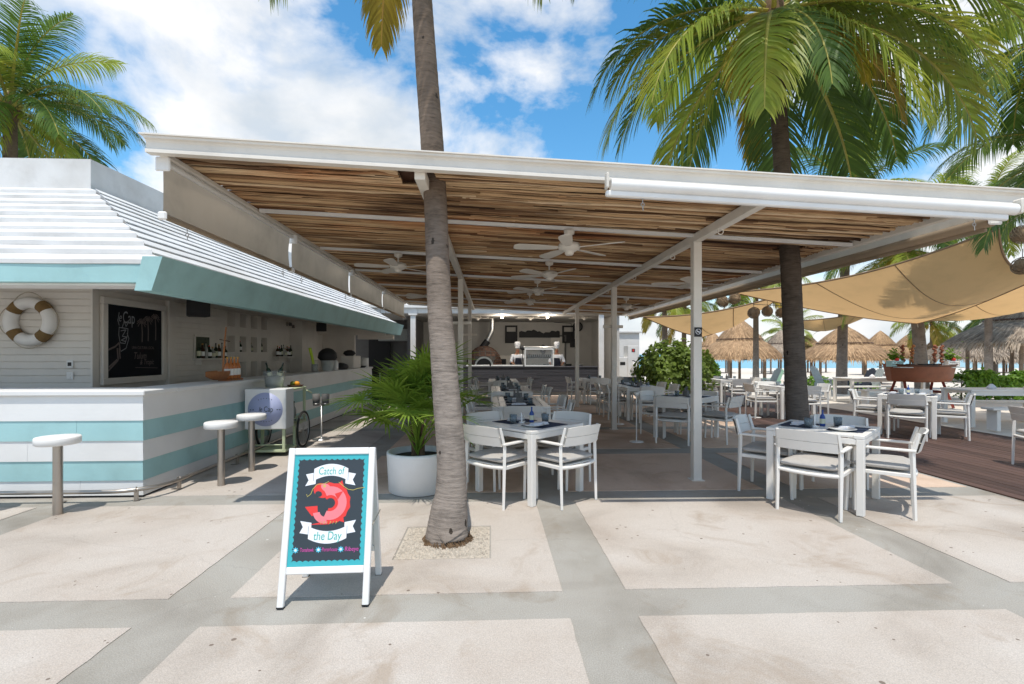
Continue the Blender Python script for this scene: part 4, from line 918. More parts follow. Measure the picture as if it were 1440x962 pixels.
t = thing('meter_box', 'small dark meter box beside the kitchen door', 'box', (3.75, 22.56, 2.0)); MB().box((0, 0, 0), (.3, .1, .38), bev=.01).build('box', M_['dark'], t); MB().tube([(-.1, -.0, .2), (-.1, 0, .9), (-.9, 0, .95)], .015, 6).build('conduit', M_['dark'], t)
def cupboard(X, lab, w=.8):
    t = thing('kitchen_cabinet', lab, 'cabinet', (X, 21.9, .012)); MB().box((0, .2, .72), (w, .6, 1.4), bev=.01).build('carcass', M_['siding'], t)
    for s_ in (-1, 1): d = MB().box((s_*w/4, -.115, .98), (w/2-.03, .025, .7), bev=.006).build('door', M_['siding'], t); MB().box((s_*w/4, -.132, 1.05), (w/2-.16, .012, .45)).build('window', M_['dark'], d)
cupboard(P(714, 500, 22).x, 'pale kitchen cabinet with dark glazed doors beside the oven')
b = thing('range_cooker', 'dark range with pans along the kitchen back wall', 'cooker', (2.9, 21.6, .012)); MB().box((0, .2, .48), (2.6, .7, .95), bev=.01).build('body', M_['darkgrey'], b); 
for i in range(5): MB().lathe([(0, .96), (.12, .96), (.14, 1.06), (.13, 1.06)], 14, c=(-1+i*.5, .1, 0)).build('pan', M_['dark'] if i % 2 else M_['inox'], b)
# lit spotlights and a ceiling fan row in the kitchen
EM = bpy.data.materials.new('lamp_glow'); EM.use_nodes = True; eb = EM.node_tree.nodes['Principled BSDF']; eb.inputs['Emission Color'].default_value = (1, .92, .78, 1); eb.inputs['Emission Strength'].default_value = 6
nn = N(EM.node_tree, 'ShaderNodeTexNoise'); EM.node_tree.links.new(ramp(EM.node_tree, nn.outputs[0], [(0, (1, .95, .85)), (1, (1, .9, .75))]), eb.inputs['Base Color'])
for (px, lab) in ((706, 'lit round spotlight under the kitchen beam near the oven'), (770, 'lit round spotlight under the kitchen beam above the display case')):
    c = P(px, 446, 18.55); t = thing('spotlight', lab, 'lamp', tuple(c)); MB().lathe([(0, -.04), (.04, -.035), (.06, 0), (.055, .02)], 14).build('bulb', EM, t); MB().lathe([(.066, -.012), (.075, .03), (.03, .12), (.02, .25), (0, .25)], 14).build('housing', M_['white'], t)
    lt = bpy.data.lights.new('spotlight_bulb', 'POINT'); lt.energy = 20; lt.color = (1, .9, .76); lt.shadow_soft_size = .06; lo = bpy.data.objects.new('spotlight_bulb', lt); COL.objects.link(lo); lo.location = c+Vector((0, 0, -.13))
for px in (672, 746, 822):
    c = P(px, 445, 19.4); t = thing('ceiling_fan', 'grey ceiling fan inside the open kitchen '+{672: 'over the oven', 746: 'over the display case', 822: 'over the range'}[px], 'fan', tuple(c), rnd.uniform(0, 1), 'fans inside the kitchen'); put(FB, 'motor', t); put(FR, 'downrod', t)
    for k in range(5): put(FL, 'blade', t, rot=(0, 0, k*2*math.pi/5))
# dark appliances in the dim room beside the bar
t = thing('wall_cupboard', 'grey wall cupboard hanging in the dim room behind the bar', 'cupboard', (-3.9, 21.2, 2.3)); MB().box((0, 0, 0), (1.6, .5, .5), bev=.01).build('carcass', M_['adir'], t)
for i in range(4): MB().box((-.6+i*.4, -.26, 0), (.37, .02, .46), bev=.004).build('door', M_['adir'], t)
t = thing('work_table', 'dark prep table in the dim room behind the bar', 'table', (-4.3, 20.2, .012)); MB().box((0, 0, .9), (2.2, .7, .06), bev=.006).build('top', M_['inox'], t)
for sx in (-1, 1):
    for sy in (-1, 1): MB().box((sx*1.0, sy*.28, .43), (.05, .05, .86)).build('leg', M_['dark'], t)
t = thing('bar_fridge', 'black upright fridge at the end of the striped counter', 'fridge', (-3.75, 16.2, .005)); MB().box((0, 0, .55), (.7, .7, 1.1), bev=.02).build('body', M_['dark'], t); d = MB().box((0, -.365, .55), (.64, .03, 1.0), bev=.01).build('door', M_['dark'], t); MB().box((.26, -.39, .7), (.02, .03, .4)).build('handle', M_['inox'], d)

# chefs
def skinmesh(name, verts, edges, radii, m, parent, sub=2):
    me = bpy.data.meshes.new(name); me.from_pydata(verts, edges, []); o = put(me, name, parent); me.materials.append(m)
    md = o.modifiers.new('Skin', 'SKIN'); md.use_smooth_shade = True
    for i, r in enumerate(radii): me.skin_vertices[0].data[i].radius = (r, r) if isinstance(r, (int, float)) else r
    me.skin_vertices[0].data[0].use_root = True
    s_ = o.modifiers.new('Sub', 'SUBSURF'); s_.levels = sub; s_.render_levels = sub
    return o
def chef(px, d, rz, pose, lab):
    c = P(px, 498, d); t = thing('person', lab, 'person', (c.x, c.y, .012), rz)
    el, ha = pose
    sh = [(-.19, 0, 1.42), (.19, 0, 1.42)]
    V = [(0, 0, .98), (0, 0, 1.2), (0, 0, 1.40), (0, -.01, 1.50), (0, -.02, 1.60), (0, -.02, 1.70), sh[0], el[0], ha[0], sh[1], el[1], ha[1], (-.10, 0, .90), (-.11, .0, .50), (-.11, .02, .08), (.10, 0, .90), (.11, 0, .50), (.11, .02, .08), (-.11, -.13, .04), (.11, -.13, .04)]
    Ed = [(0, 1), (1, 2), (2, 3), (3, 4), (4, 5), (2, 6), (6, 7), (7, 8), (2, 9), (9, 10), (10, 11), (0, 12), (12, 13), (13, 14), (0, 15), (15, 16), (16, 17), (14, 18), (17, 19)]
    rad = [(.16, .11), (.155, .11), (.16, .11), .055, (.082, .095), (.075, .09), .065, .046, .034, .065, .046, .034, .09, .062, .045, .09, .062, .045, .04, .04]
    body = skinmesh('body', V, Ed, rad, M_['skin'], t)
    jv = [V[0], V[1], V[2], (0, 0, 1.45), V[6], V[7], tuple(V[7][i]+(V[8][i]-V[7][i])*.35 for i in range(3)), V[9], V[10], tuple(V[10][i]+(V[11][i]-V[10][i])*.35 for i in range(3)), (0, 0, .86)]
    skinmesh('jacket', jv, [(0, 1), (1, 2), (2, 3), (2, 4), (4, 5), (5, 6), (2, 7), (7, 8), (8, 9), (0, 10)], [(.19, .14), (.185, .14), (.19, .14), (.09, .08), .085, .066, .06, .085, .066, .06, (.20, .15)], M_['cloth'], t)
    skinmesh('trousers', [(0, 0, .93), V[12], V[13], (-.11, .02, .12), V[15], V[16], (.11, .02, .12)], [(0, 1), (1, 2), (2, 3), (0, 4), (4, 5), (5, 6)], [(.17, .13), .105, .08, .07, .105, .08, .07], M_['dark'], t)
    b = MB(); b.grid(lambda u, v: ((u-.5)*.34*(1-.35*sstep(.55, 1, v)), -.155-.02*math.cos((u-.5)*3)+.03*abs(u-.5), .62+.72*v), 8, 8); b.build('apron', M_['apron'], t)
    b = MB().lathe([(.088, 1.725), (.09, 1.79), (.11, 1.83), (.115, 1.93), (.09, 1.97), (0, 1.98)], 18, c=(0, -.015, 0)); b.build('hat', M_['cloth'], t)
    b = MB().lathe([(.0, 0), (.02, .01), (.018, .04), (0, .05)], 8, c=(0, -.115, 1.625)); b.build('nose', M_['skin'], t)
    b = MB(); 
    for s_ in (-1, 1): b.lathe([(0, -.008), (.012, 0), (0, .008)], 8, c=(s_*.03, -.104, 1.672))
    b.build('eyes', M_['dark'], t); MB().box((0, -.112, 1.605), (.05, .01, .012)).build('mouth', M_['red'], t)
    for k, hnd in enumerate(ha):      # fingers
        e = Vector(el[k]); h = Vector(hnd); dr = (h-e).normalized(); sd = dr.cross(Vector((0, 0, 1))).normalized()
        b = MB()
        for j in range(4): p0 = h+sd*(j-1.5)*.018+dr*.02; L = (.055, .065, .062, .05)[j]; b.tube([p0, p0+dr*L*.55, p0+dr*L-Vector((0, 0, .012))], [.0095, .009, .007], 6)
        p0 = h-sd*.03; b.tube([p0, p0-sd*.02+dr*.03, p0-sd*.022+dr*.055], [.011, .0095, .008], 6); b.build('fingers', M_['skin'], t)
chef(727.5, 19.4, R(12), (((-.27, -.06, 1.20), (.27, -.22, 1.30)), ((-.20, -.28, 1.08), (.34, -.42, 1.46))), 'person in white chef jacket and tall hat pointing, behind the kitchen counter')
chef(783, 19.5, R(-8), (((-.29, -.05, 1.18), (.29, -.05, 1.18)), ((-.22, -.30, 1.09), (.20, -.30, 1.09))), 'person in white chef jacket and tall hat working beside the display case')

# white service cabinet with extinguisher at the beach end of the kitchen
c = P(884, 530, 19.0)
t = thing('service_cabinet', 'tall white service cabinet with a dark plinth at the beach end of the kitchen', 'cabinet', (c.x, 19.2, -.02))
MB().box((.0, 0, .32), (.86, .6, .64), bev=.01).build('plinth', M_['slate'], t); MB().box((-.18, 0, 1.02), (.46, .58, .76), bev=.01).build('body', M_['white'], t); MB().box((.2, -.03, 1.24), (.42, .62, 1.2), bev=.01).build('body', M_['white'], t)
sg = MB().box((.2, -.343, 1.66), (.13, .006, .13)).build('fire_sign', M_['slate'], t); MB().box((.2, -.3475, 1.66), (.06, .004, .08)).build('symbol', M_['red'], sg)
MB().box((-.2, -.293, 1.16), (.2, .006, .12)).build('vent', M_['dark'], t)
e = thing('fire_extinguisher', 'white wrapped fire extinguisher hung on the service cabinet', 'extinguisher', (c.x+.22, 18.78, 1.0)); MB().lathe([(0, -.24), (.075, -.24), (.085, -.2), (.085, .1), (.05, .17), (.025, .19)], 14).build('tank', M_['white'], e); MB().tube([(0, 0, .19), (0, 0, .25), (-.09, -.02, .25)], .016, 6).build('valve', M_['dark'], e); MB().tube([(.02, 0, .23), (.11, -.02, .2), (.1, -.02, -.1)], .012, 6).build('hose', M_['dark'], e)
c = P(884, 480, 22); t = thing('white_shed', 'white shed with a dark window opening behind the service cabinet', 'shed', (c.x-.1, 22.6, -.05)); MB().box((0, 0, 1.25), (1.3, 1.2, 2.5), bev=.01).build('wall', M_['white'], t); MB().box((0, 0, 2.54), (1.5, 1.4, .08), bev=.01).build('roof', M_['white'], t); MB().box((.1, -.61, 1.25), (.6, .03, .35)).build('window', M_['dark'], t)
# ---------------------------------------------------------------- palms and plants
def frond_mesh(seed, e0, bend, L, Lm, nl, mats, droop=1.0, wid=.022, twist=0.0):
    r = random.Random(seed); b = MB(); pts = []; p = Vector((0, 0, 0)); e = e0; n = 22; yaw = 0.0
    for i in range(n+1):
        pts.append(p.copy()); s = i/n; ee = e0-bend*(s**1.25); yaw += r.uniform(-.01, .01)+twist/n
        p = p+Vector((math.cos(ee)*math.cos(yaw), math.cos(ee)*math.sin(yaw), math.sin(ee)))*(L/n)
    b.tube(pts, [.034*(1-.9*(i/n))+.003 for i in range(n+1)], 6, True, flat=.6)
    nr = len(b.f)
    for k in range(nl):
        s = .13+.87*(k+r.uniform(0, .6))/nl; s = min(s, .995); f = s*n; i = min(n-1, int(f)); q = pts[i].lerp(pts[i+1], f-i)
        t = (pts[i+1]-pts[i]).normalized(); side = t.cross(Vector((0, 0, 1)));
        if side.length < .05: side = Vector((0, 1, 0))
        side.normalize(); up = side.cross(t)
        ll = Lm*(.35+.65*math.sin(min(1, (s-.05)*1.9)*math.pi/2))*(1-.72*max(0, (s-.62)/.38)**1.4)*r.uniform(.85, 1.1)
        fw = .45+.75*s
        for sg in (-1, 1):
            if r.random() < .04: continue
            d0 = (side*sg + t*fw + up*r.uniform(.05, .35)).normalized()
            a = q.copy(); wv = (t-d0*t.dot(d0)).normalized()
            wdt = wid*r.uniform(.8, 1.15); g = droop*r.uniform(.7, 1.3); rows_ = []; dd = d0.copy(); step = ll/4
            for j in range(5):
                ww = wdt*(.75, 1.0, .85, .55, .06)[j]
                rows_ += [a+wv*ww*.5, a-wv*ww*.5]
                dd = (dd+Vector((0, 0, -.30*g*(.35+j*.4)))).normalized(); a = a+dd*step
            b.add(rows_, [(2*j, 2*j+1, 2*j+3, 2*j+2) for j in range(4)], True)
    me = b.mesh('frond', mats)
    mi = [0]*nr+[1]*(len(b.f)-nr); me.polygons.foreach_set('material_index', mi); me.update(); return me
PITCH = [(1.25, 1.0), (1.0, 1.3), (.75, 1.5), (.5, 1.6), (.2, 1.5), (-.15, 1.25), (-.5, .95)]
FR_DARK = [frond_mesh(10+i, e, bd, 2.7, .80, 78, [M_['rachis'], M_['frond']], 1.15, .031) for i, (e, bd) in enumerate(PITCH)]
FR_LIGHT = [frond_mesh(30+i, e, bd, 2.7, .84, 84, [M_['rachis'], M_['frondlight']], 1.25, .031) for i, (e, bd) in enumerate(PITCH)]
FR_YEL = [frond_mesh(50+i, e, bd, 2.5, .62, 70, [M_['rachisdry'], M_['frondyellow']], 1.4, .034) for i, (e, bd) in enumerate(PITCH[3:])]
def palm(name, lab, path, rads, crown, nf, seed, scale=1.0, light=.35, yellow=1, group=None, special=None, bark='bark', nuts=5, rings=True, low=6):
    r = random.Random(seed); base = Vector(path[0]); t = thing(name, lab, 'palm tree', tuple(base), 0, group)
    b = MB(); pts = [Vector(p)-base for p in path]; fine = []; fr = []
    m = 26 if rings else 2
    for i in range(len(pts)-1):
        for j in range(m):
            s = j/m; a = pts[max(0, i-1)]; q = pts[min(len(pts)-1, i+2)]; p1, p2 = pts[i], pts[i+1]
            fine.append(.5*((2*p1)+(p2-a)*s+(2*a-5*p1+4*p2-q)*s*s+(3*p1-a-3*p2+q)*s**3)); fr.append((rads[i]+(rads[i+1]-rads[i])*s)*(1+((.016*(((i*m+j) % 5)/4-.5)+r.uniform(-.006, .006)) if rings else 0)))
    fine.append(pts[-1]); fr.append(rads[-1])
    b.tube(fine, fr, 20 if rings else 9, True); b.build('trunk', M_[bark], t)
    c = Vector(crown)-base
    MB().lathe([(rads[-1]*1.0, -.35), (rads[-1]*1.35, -.15), (rads[-1]*1.3, .1), (rads[-1]*.5, .35), (0, .45)], 10, c=tuple(c)).build('crownshaft', M_['husk'], t)
    for i in range(nf):
        az = i*2.39996+r.uniform(-.25, .25); k = min(6, int((i/nf)**.85*(low+1))); u = r.random()
        lib = FR_YEL if (k >= 3 and i >= nf-yellow) else FR_LIGHT if u < light else FR_DARK
        me = lib[k-3] if lib is FR_YEL else lib[k]
        put(me, 'frond', t, loc=tuple(c+Vector((math.cos(az)*.06, math.sin(az)*.06, .15-k*.05))), rot=(r.uniform(-.15, .15), r.uniform(-.08, .08), az), scale=scale*r.uniform(.88, 1.1))
    for (lib, k, az, s) in (special or []): put(lib[k], 'frond', t, loc=tuple(c+Vector((0, 0, .05))), rot=(0, 0, az), scale=s)
    for i in range(nuts):
        a = r.uniform(0, 6.3); MB().lathe([(0, -.12), (.07, -.09), (.10, 0), (.075, .09), (0, .13)], 10, c=tuple(c+Vector((math.cos(a)*.22, math.sin(a)*.22, -.12+r.uniform(-.1, .1))))).build('coconut', M_['nut'], t)
    return t
# palm in front of the pergola, through its roof
def tp(px, py, zd=.18, d0=4.02):
    d = (d0+zd*CAMZ)/(1-zd*(498-py)/700); return P(px, py, d)
base = Vector((*S(-.52, 4.02), 0.0))
path = [tuple(base)]+[tuple(tp(px, py)) for px, py in ((628, 755), (632, 715), (634.5, 690), (634.5, 640), (628, 560), (622, 480), (618, 430), (613, 300), (607.5, 200), (600, 100), (593.5, 0), (589, -80))]
rads = [.185, .172, .148, .128, .119, .116, .109, .106, .104, .106, .104, .099, .097]
cr = tp(580, -330); path.append((cr.x, cr.y, cr.z-.1)); rads.append(.09)
palm('coconut_palm', 'grey palm trunk rising from the gravel bed up through the front of the pergola roof', path, rads, tuple(cr), 32, 5, 1.0, .3, 0, special=[(FR_YEL, 3, R(112), 1.15), (FR_LIGHT, 6, R(165), 1.1), (FR_LIGHT, 6, R(20), 1.0)], low=5)
b = MB(); 
for i in range(420):
    a = rnd.uniform(0, 6.3); r0 = .165+rnd.uniform(-.01, .02); h0 = rnd.uniform(.01, .045); r1 = r0+rnd.uniform(.005, .03)
    b.tube([(r0*math.cos(a), r0*math.sin(a), h0), (r1*math.cos(a+.1), r1*math.sin(a+.1), .004)], .004, 4, False)
rt = b.build('palm_roots', M_['husk']); rt.location = (base.x, base.y, 0); tag(rt, 'frayed dark root fringe around the foot of the grey palm trunk', 'roots', kind='stuff')
# metal flashing round that trunk on the roof
q = tp(608, 208); t = thing('roof_flashing', 'crumpled metal flashing around the trunk on the pergola roof', 'flashing', (q.x, q.y, zt(q.x)))
b = MB(); b.grid(lambda u, v: ((.13+.10*v+.015*math.sin(u*40))*math.cos(u*6.283), (.13+.10*v)*math.sin(u*6.283), .11*(1-v)+.012*math.sin(u*25+v*3)+.004), 30, 4); b.build('collar', M_['inox'], t)
# second palm through the beach side of the roof
d2 = 6.42
path = [(*S(3.66, d2), 0.0), tuple(P(1122, 610, d2)), tuple(P(1118, 520, d2)), tuple(P(1114, 430, d2)), tuple(P(1111, 365, d2)), tuple(P(1104, 290, d2)), tuple(P(1099, 220, d2)), tuple(P(1093, 120, d2)), tuple(P(1089, 60, d2))]
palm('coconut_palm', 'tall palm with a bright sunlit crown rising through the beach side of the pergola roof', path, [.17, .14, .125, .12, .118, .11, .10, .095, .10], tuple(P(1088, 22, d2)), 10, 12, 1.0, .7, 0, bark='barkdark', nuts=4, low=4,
     special=[(FR_LIGHT, 5, R(200), 1.0), (FR_LIGHT, 6, R(235), .92), (FR_YEL, 3, R(222), .8), (FR_LIGHT, 5, R(-42), 1.08), (FR_LIGHT, 6, R(-66), 1.0), (FR_DARK, 4, R(175), 1.05), (FR_DARK, 5, R(160), 1.0), (FR_DARK, 4, R(-8), 1.0), (FR_DARK, 5, R(12), 1.05), (FR_YEL, 3, R(-75), .8), (FR_DARK, 5, R(100), 1.0), (FR_YEL, 2, R(70), .9), (FR_DARK, 6, R(60), 1.05), (FR_LIGHT, 6, R(130), 1.0), (FR_DARK, 6, R(25), 1.1), (FR_LIGHT, 5, R(-15), 1.15), (FR_LIGHT, 5, R(178), 1.1), (FR_DARK, 6, R(-95), .8), (FR_LIGHT, 4, R(-32), 1.1), (FR_YEL, 3, R(-30), .9)])
def bgpalm(px, pyb, pyc, d, nf, seed, s, lab, lean=0, light=.4, yellow=2, r=.15, zb=None, group=None, low=6, crownpx=None):
    c = P(crownpx if crownpx is not None else px+lean, pyc, d); q = P(px, 498, d); zb = gz(q.x, q.y) if zb is None else zb
    path = [(q.x, q.y, zb), (q.x+(c.x-q.x)*.15, q.y, zb+(c.z-zb)*.33), (q.x+(c.x-q.x)*.5, q.y, zb+(c.z-zb)*.7), (c.x, c.y, c.z-.1)]
    return palm('coconut_palm', lab, path, [r*1.2, r*1.0, r*.9, r*.8], tuple(c), nf, seed, s, light, yellow, group, rings=False, nuts=2, low=low)
bgpalm(14, 0, 152, 12.5, 34, 21, 1.12, 'dense green palm standing behind the limewashed bar roof', light=.35, yellow=1, zb=0, r=.17)
bgpalm(1183, 548, 285, 20, 24, 23, 1.35, 'ringed palm trunk beside the broad sunlit hut, its crown behind the pergola', light=.5, yellow=4, r=.18, lean=12)
bgpalm(1063, 540, 392, 27, 24, 24, 1.1, 'slim palm standing beside the first thatched hut', light=.5)
bgpalm(1297, 540, 350, 17, 26, 25, 1.05, 'pale palm trunk standing behind the boat-shaped buffet', lean=-25, light=.6, r=.19)
bgpalm(1500, 0, 30, 8.2, 19, 26, .95, 'dark palm on the beach side with fronds reaching over the pergola corner', light=.25, yellow=1, zb=0)
bgpalm(1515, 0, 200, 9.4, 20, 27, .9, 'dark lower palm behind the pergola corner on the beach side', light=.05, yellow=0, zb=0)
bgpalm(1390, 0, 300, 24, 26, 29, 1.15, 'palm in full leaf behind the shade sails on the beach', light=.5)
bgpalm(935, 0, 410, 25, 22, 30, .95, 'yellow-green palm behind the tall sea grape hedge', light=.9, yellow=5)
bgpalm(962, 0, 432, 30, 20, 31, .95, 'second yellow-green palm behind the tall sea grape hedge', light=.8, yellow=4)
bgpalm(1310, 0, 452, 46, 22, 32, 1.3, 'distant palm with a yellowed skirt between the thatched huts', light=.7, yellow=5)
bgpalm(1108, 0, 470, 62, 22, 33, 1.5, 'far small palm between the first two thatched huts', light=.9, yellow=3)
bgpalm(1400, 0, 440, 40, 24, 34, 1.3, 'far palm behind the big weathered hut', light=.3, yellow=0)

# potted fan palm
def fanleaf(seed, n=26, L=.50):
    r = random.Random(seed); b = MB()
    for k in range(n):
        a = (k/(n-1)-.5)*R(250)+r.uniform(-.04, .04); l = L*r.uniform(.8, 1.08)*(1-.15*abs(k/(n-1)-.5))
        d = Vector((math.cos(a), math.sin(a), .12)); w_ = Vector((-math.sin(a), math.cos(a), 0)); prev = None; p = Vector((0, 0, 0)); drp = r.uniform(.05, .35)
        for j in range(5):
            ww = (.004, .013, .0135, .009, .001)[j]; fold = Vector((0, 0, ww*.5))
            row = (p+w_*ww+fold, p, p-w_*ww+fold)
            if prev: b.add([prev[0], prev[1], prev[2], row[0], row[1], row[2]], [(0, 1, 4, 3), (1, 2, 5, 4)], True)
            prev = row; dd = (d+Vector((0, 0, -drp*j*.55))).normalized(); p = p+dd*(l/4)
    return b.mesh('leaf', M_['fanleaf'])
FANS = [fanleaf(i) for i in range(5)]
cx, cy = S(-1.04, 5.50)
pl = thing('planter', 'round white planter holding the fan palm beside the grey trunk', 'planter', (cx, cy, .005))
MB().lathe([(.30, 0), (.315, .012), (.335, .40), (.335, .43), (.30, .43), (.297, .36)], 36).build('pot', M_['white'], pl); MB().lathe([(.297, .365), (0, .375)], 24).build('soil', M_['soil'], pl)
fp = thing('fan_palm', 'bushy green fan palm growing in the round white planter', 'plant', (cx, cy, .38))
r = random.Random(3)
for i in range(40):
    az = i*2.4+r.uniform(-.3, .3); el = R(88-68*((i+.5)/40)**1.2); ln = r.uniform(.46, .78); bz = r.uniform(0, .30)
    p1 = Vector((math.cos(az)*math.cos(el), math.sin(az)*math.cos(el), math.sin(el)))*ln+Vector((0, 0, bz)); pm = Vector((p1.x*.42, p1.y*.42, bz*.6+(p1.z-bz*.6)*.6+.04))
    st = MB().tube([(0, 0, bz*.5), tuple(pm), tuple(p1)], [.009, .007, .005], 5).build('stalk', M_['fanleaf'], fp)
    put(FANS[i % 5], 'leaf', st, loc=tuple(p1), rot=(r.uniform(-.3, .3), -(el-R(38)) if el < R(38) else -el*.55, az), scale=r.uniform(.72, 1.0))
for k in range(3): MB().tube([(.04*k-.04, .03, 0), (.05*k-.06, .02, .35)], [.035, .025], 8).build('stem', M_['husk'], fp)

# leafy hedges
def leafcloud(b, n, fn, size, r, nrm=None):
    for i in range(n):
        p, outw = fn(); s = size*r.uniform(.65, 1.3); d = (Vector(outw)+Vector((r.gauss(0, .6), r.gauss(0, .6), r.gauss(.3, .5)))).normalized()
        u = d.cross(Vector((r.gauss(0, 1), r.gauss(0, 1), r.gauss(0, 1)))).normalized(); v = d.cross(u)
        p = Vector(p); q = [p-u*s*.5, p-u*s*.1+v*s*.42, p+u*s*.45+v*s*.3+d*s*.06, p+u*s*.62, p+u*s*.45-v*s*.3+d*s*.06, p-u*s*.1-v*s*.42]
        b.add(q, [(0, 1, 2, 3, 4, 5)], False)
r = random.Random(11)
c = P(948, 560, 15.2)
hd = thing('sea_grape_shrub', 'tall rounded sea grape shrub behind the dining tables beside the kitchen', 'shrub', (c.x, c.y, -.02))
b = MB()
def fn():
    a = r.uniform(0, 6.28); cz = r.uniform(-.3, 1); k = math.sqrt(max(0, 1-cz*cz)); f = (r.random())**.25*(1+.14*math.sin(a*5+cz*4))
    return (1.18*k*math.cos(a)*f, .9*k*math.sin(a)*f, .85+1.05*cz*f if cz > 0 else .85+1.7*cz*f*1.2), (k*math.cos(a), k*math.sin(a), cz)
leafcloud(b, 5200, fn, .11, r); b.build('foliage', M_['hedgedark'], hd)
for k in range(6): MB().tube([(-.5+k*.2, 0, 0), (-.6+k*.24, .1*math.sin(k), .6), (-.8+k*.33, .2*math.sin(k*2), 1.3)], [.035, .025, .012], 6).build('stem', M_['trunkwood'], hd)
c = P(992, 540, 18.5); hd = thing('shrub', 'bright green shrub between the pergola post and the thatched hut', 'shrub', (c.x, c.y, gz(c.x, c.y))); b = MB()
def fn():
    a = r.uniform(0, 6.28); cz = r.uniform(-.6, 1); k = math.sqrt(max(0, 1-cz*cz)); f = (r.random())**.3
    return (.55*k*math.cos(a)*f, .5*k*math.sin(a)*f, .75+.8*cz*f), (k*math.cos(a), k*math.sin(a), cz)
leafcloud(b, 2200, fn, .09, r); b.build('foliage', M_['hedge'], hd); MB().tube([(0, 0, 0), (.05, 0, .6)], [.04, .02], 6).build('stem', M_['trunkwood'], hd)
a0 = P(1340, 520, 16.0); a1 = P(1530, 520, 16.0); L = (a1-a0).length; mid = (a0+a1)/2
hd = thing('low_hedge', 'low clipped bright green hedge on the sand beside the boat buffet', 'hedge', (mid.x, mid.y, gz(mid.x, mid.y))); b = MB()
def fn():
    x = r.uniform(-L/2, L/2); s_ = r.random(); h_ = .83+.10*math.sin(x*3.1)+.06*math.sin(x*7.7)
    if s_ < .5: p = (x, -.4+r.uniform(0, .12), r.uniform(.1, h_)); o = (0, -1, .3)
    elif s_ < .85: p = (x, r.uniform(-.4, .4), h_-r.random()**2*.15+(.1*r.random() if r.random() < .12 else 0)); o = (0, 0, 1)
    else: p = (x, r.uniform(-.35, .4), r.uniform(.1, h_)); o = (0, 0, 1)
    return p, o
leafcloud(b, 6500, fn, .10, r); b.build('foliage', M_['hedge'], hd)
b = MB(); 
for k in range(14): b.tube([(-L/2+.2+k*L/14, 0, 0), (-L/2+.25+k*L/14, .05, .6)], [.03, .015], 5)
tag(b.build('stems', M_['trunkwood'], hd), kind='stuff')
for (px, py, dd, w_, h_, lab) in ((1150, 530, 26, 1.0, .75, 'small round bush on the sand between two hut posts'), (1215, 528, 28, .8, .6, 'small bush on the sand beside the ringed palm trunk')):
    c = P(px, py, dd); hd = thing('shrub', lab, 'shrub', (c.x, c.y, gz(c.x, c.y))); b = MB()
    def fn():
        a = r.uniform(0, 6.28); cz = r.uniform(0, 1); k = math.sqrt(max(0, 1-cz*cz)); f = r.random()**.3
        return (w_*k*math.cos(a)*f, w_*k*math.sin(a)*f, h_*cz*f), (k*math.cos(a), k*math.sin(a), cz)
    leafcloud(b, 700, fn, .13, r); b.build('foliage', M_['hedge'], hd); MB().tube([(0, 0, 0), (0, 0, h_*.7)], .03, 5).build('stem', M_['trunkwood'], hd)
# ---------------------------------------------------------------- dining furniture
def rbox(b, c, d, r, nx=8, ny=8, puff=.0):        # soft cushion
    x, y, z = d[0]/2, d[1]/2, d[2]/2
    def top(sg):
        def f(u, v):
            U, V = u*2-1, v*2-1; e = max(abs(U), abs(V)); k = 1-(max(0, e-.82)/.18)**2*.55
            q = .96 if abs(U) > .9 and abs(V) > .9 else 1.0
            return (c[0]+U*x*q, c[1]+V*y*q, c[2]+sg*(z*k+puff*(1-U*U)*(1-V*V)*(1 if sg > 0 else 0)))
        return f
    b.grid(top(1), nx, ny); b.grid(top(-1), nx, ny)
    rim = []
    per = [(i/nx*2-1, -1) for i in range(nx)]+[(1, i/ny*2-1) for i in range(ny)]+[(1-i/nx*2, 1) for i in range(nx)]+[(-1, 1-i/ny*2) for i in range(ny)]
    def f(u, v):
        i = int(round(u*len(per))) % len(per); U, V = per[i]; q = .96 if abs(U) > .9 and abs(V) > .9 else 1.0
        s = math.sin(v*math.pi)*.012
        return (c[0]+U*(x*q+s), c[1]+V*(y*q+s), c[2]+(v*2-1)*z*.45)
    b.grid(f, len(per), 4)
CH = []
for s_ in (-1, 1):
    CH.append(('leg', MB().tube([(s_*.262, .255, 0), (s_*.262, .245, .40), (s_*.262, .235, .615)], [.0165, .021, .02], 4, smooth=False).mesh('leg', M_['alu'])))
    CH.append(('leg', MB().tube([(s_*.262, -.262, 0), (s_*.262, -.25, .40), (s_*.262, -.245, .60), (s_*.25, -.292, .785)], [.0165, .021, .021, .016], 4, smooth=False).mesh('leg', M_['alu'])))
    CH.append(('armrest', MB().box((s_*.265, .0, .625), (.045, .54, .022), bev=.006).mesh('armrest', M_['alu'])))
def backslat(z0, z1, top):
    b = MB()
    def f(e):
        return lambda u, v: ((u-.5)*.50, -.262-.055*((z0+(z1-z0)*v-.6)/.2)-.035*(1-(2*u-1)**2)-e, z0+(z1-z0)*v-(.012*(2*u-1)**4 if top and v > .9 else 0))
    b.grid(f(0), 8, 2); b.grid(f(.018), 8, 2)
    for v in (0, 1): b.grid(lambda u, w: f(w*.018)(u, v), 8, 1, smooth=False)
    return b.mesh('backrest_slat', M_['alu'])
CH.append(('backrest_slat', backslat(.605, .693, False))); CH.append(('backrest_slat', backslat(.697, .795, True)))
b = MB(); b.box((0, .24, .395), (.50, .025, .035), bev=.004); 
for s_ in (-1, 1): b.box((s_*.255, 0, .395), (.022, .48, .035), bev=.004)
b.tube([(-.255, -.245, .395), (-.13, -.268, .39), (0, -.275, .388), (.13, -.268, .39), (.255, -.245, .395)], .018, 6); b.box((0, 0, .405), (.5, .46, .012))
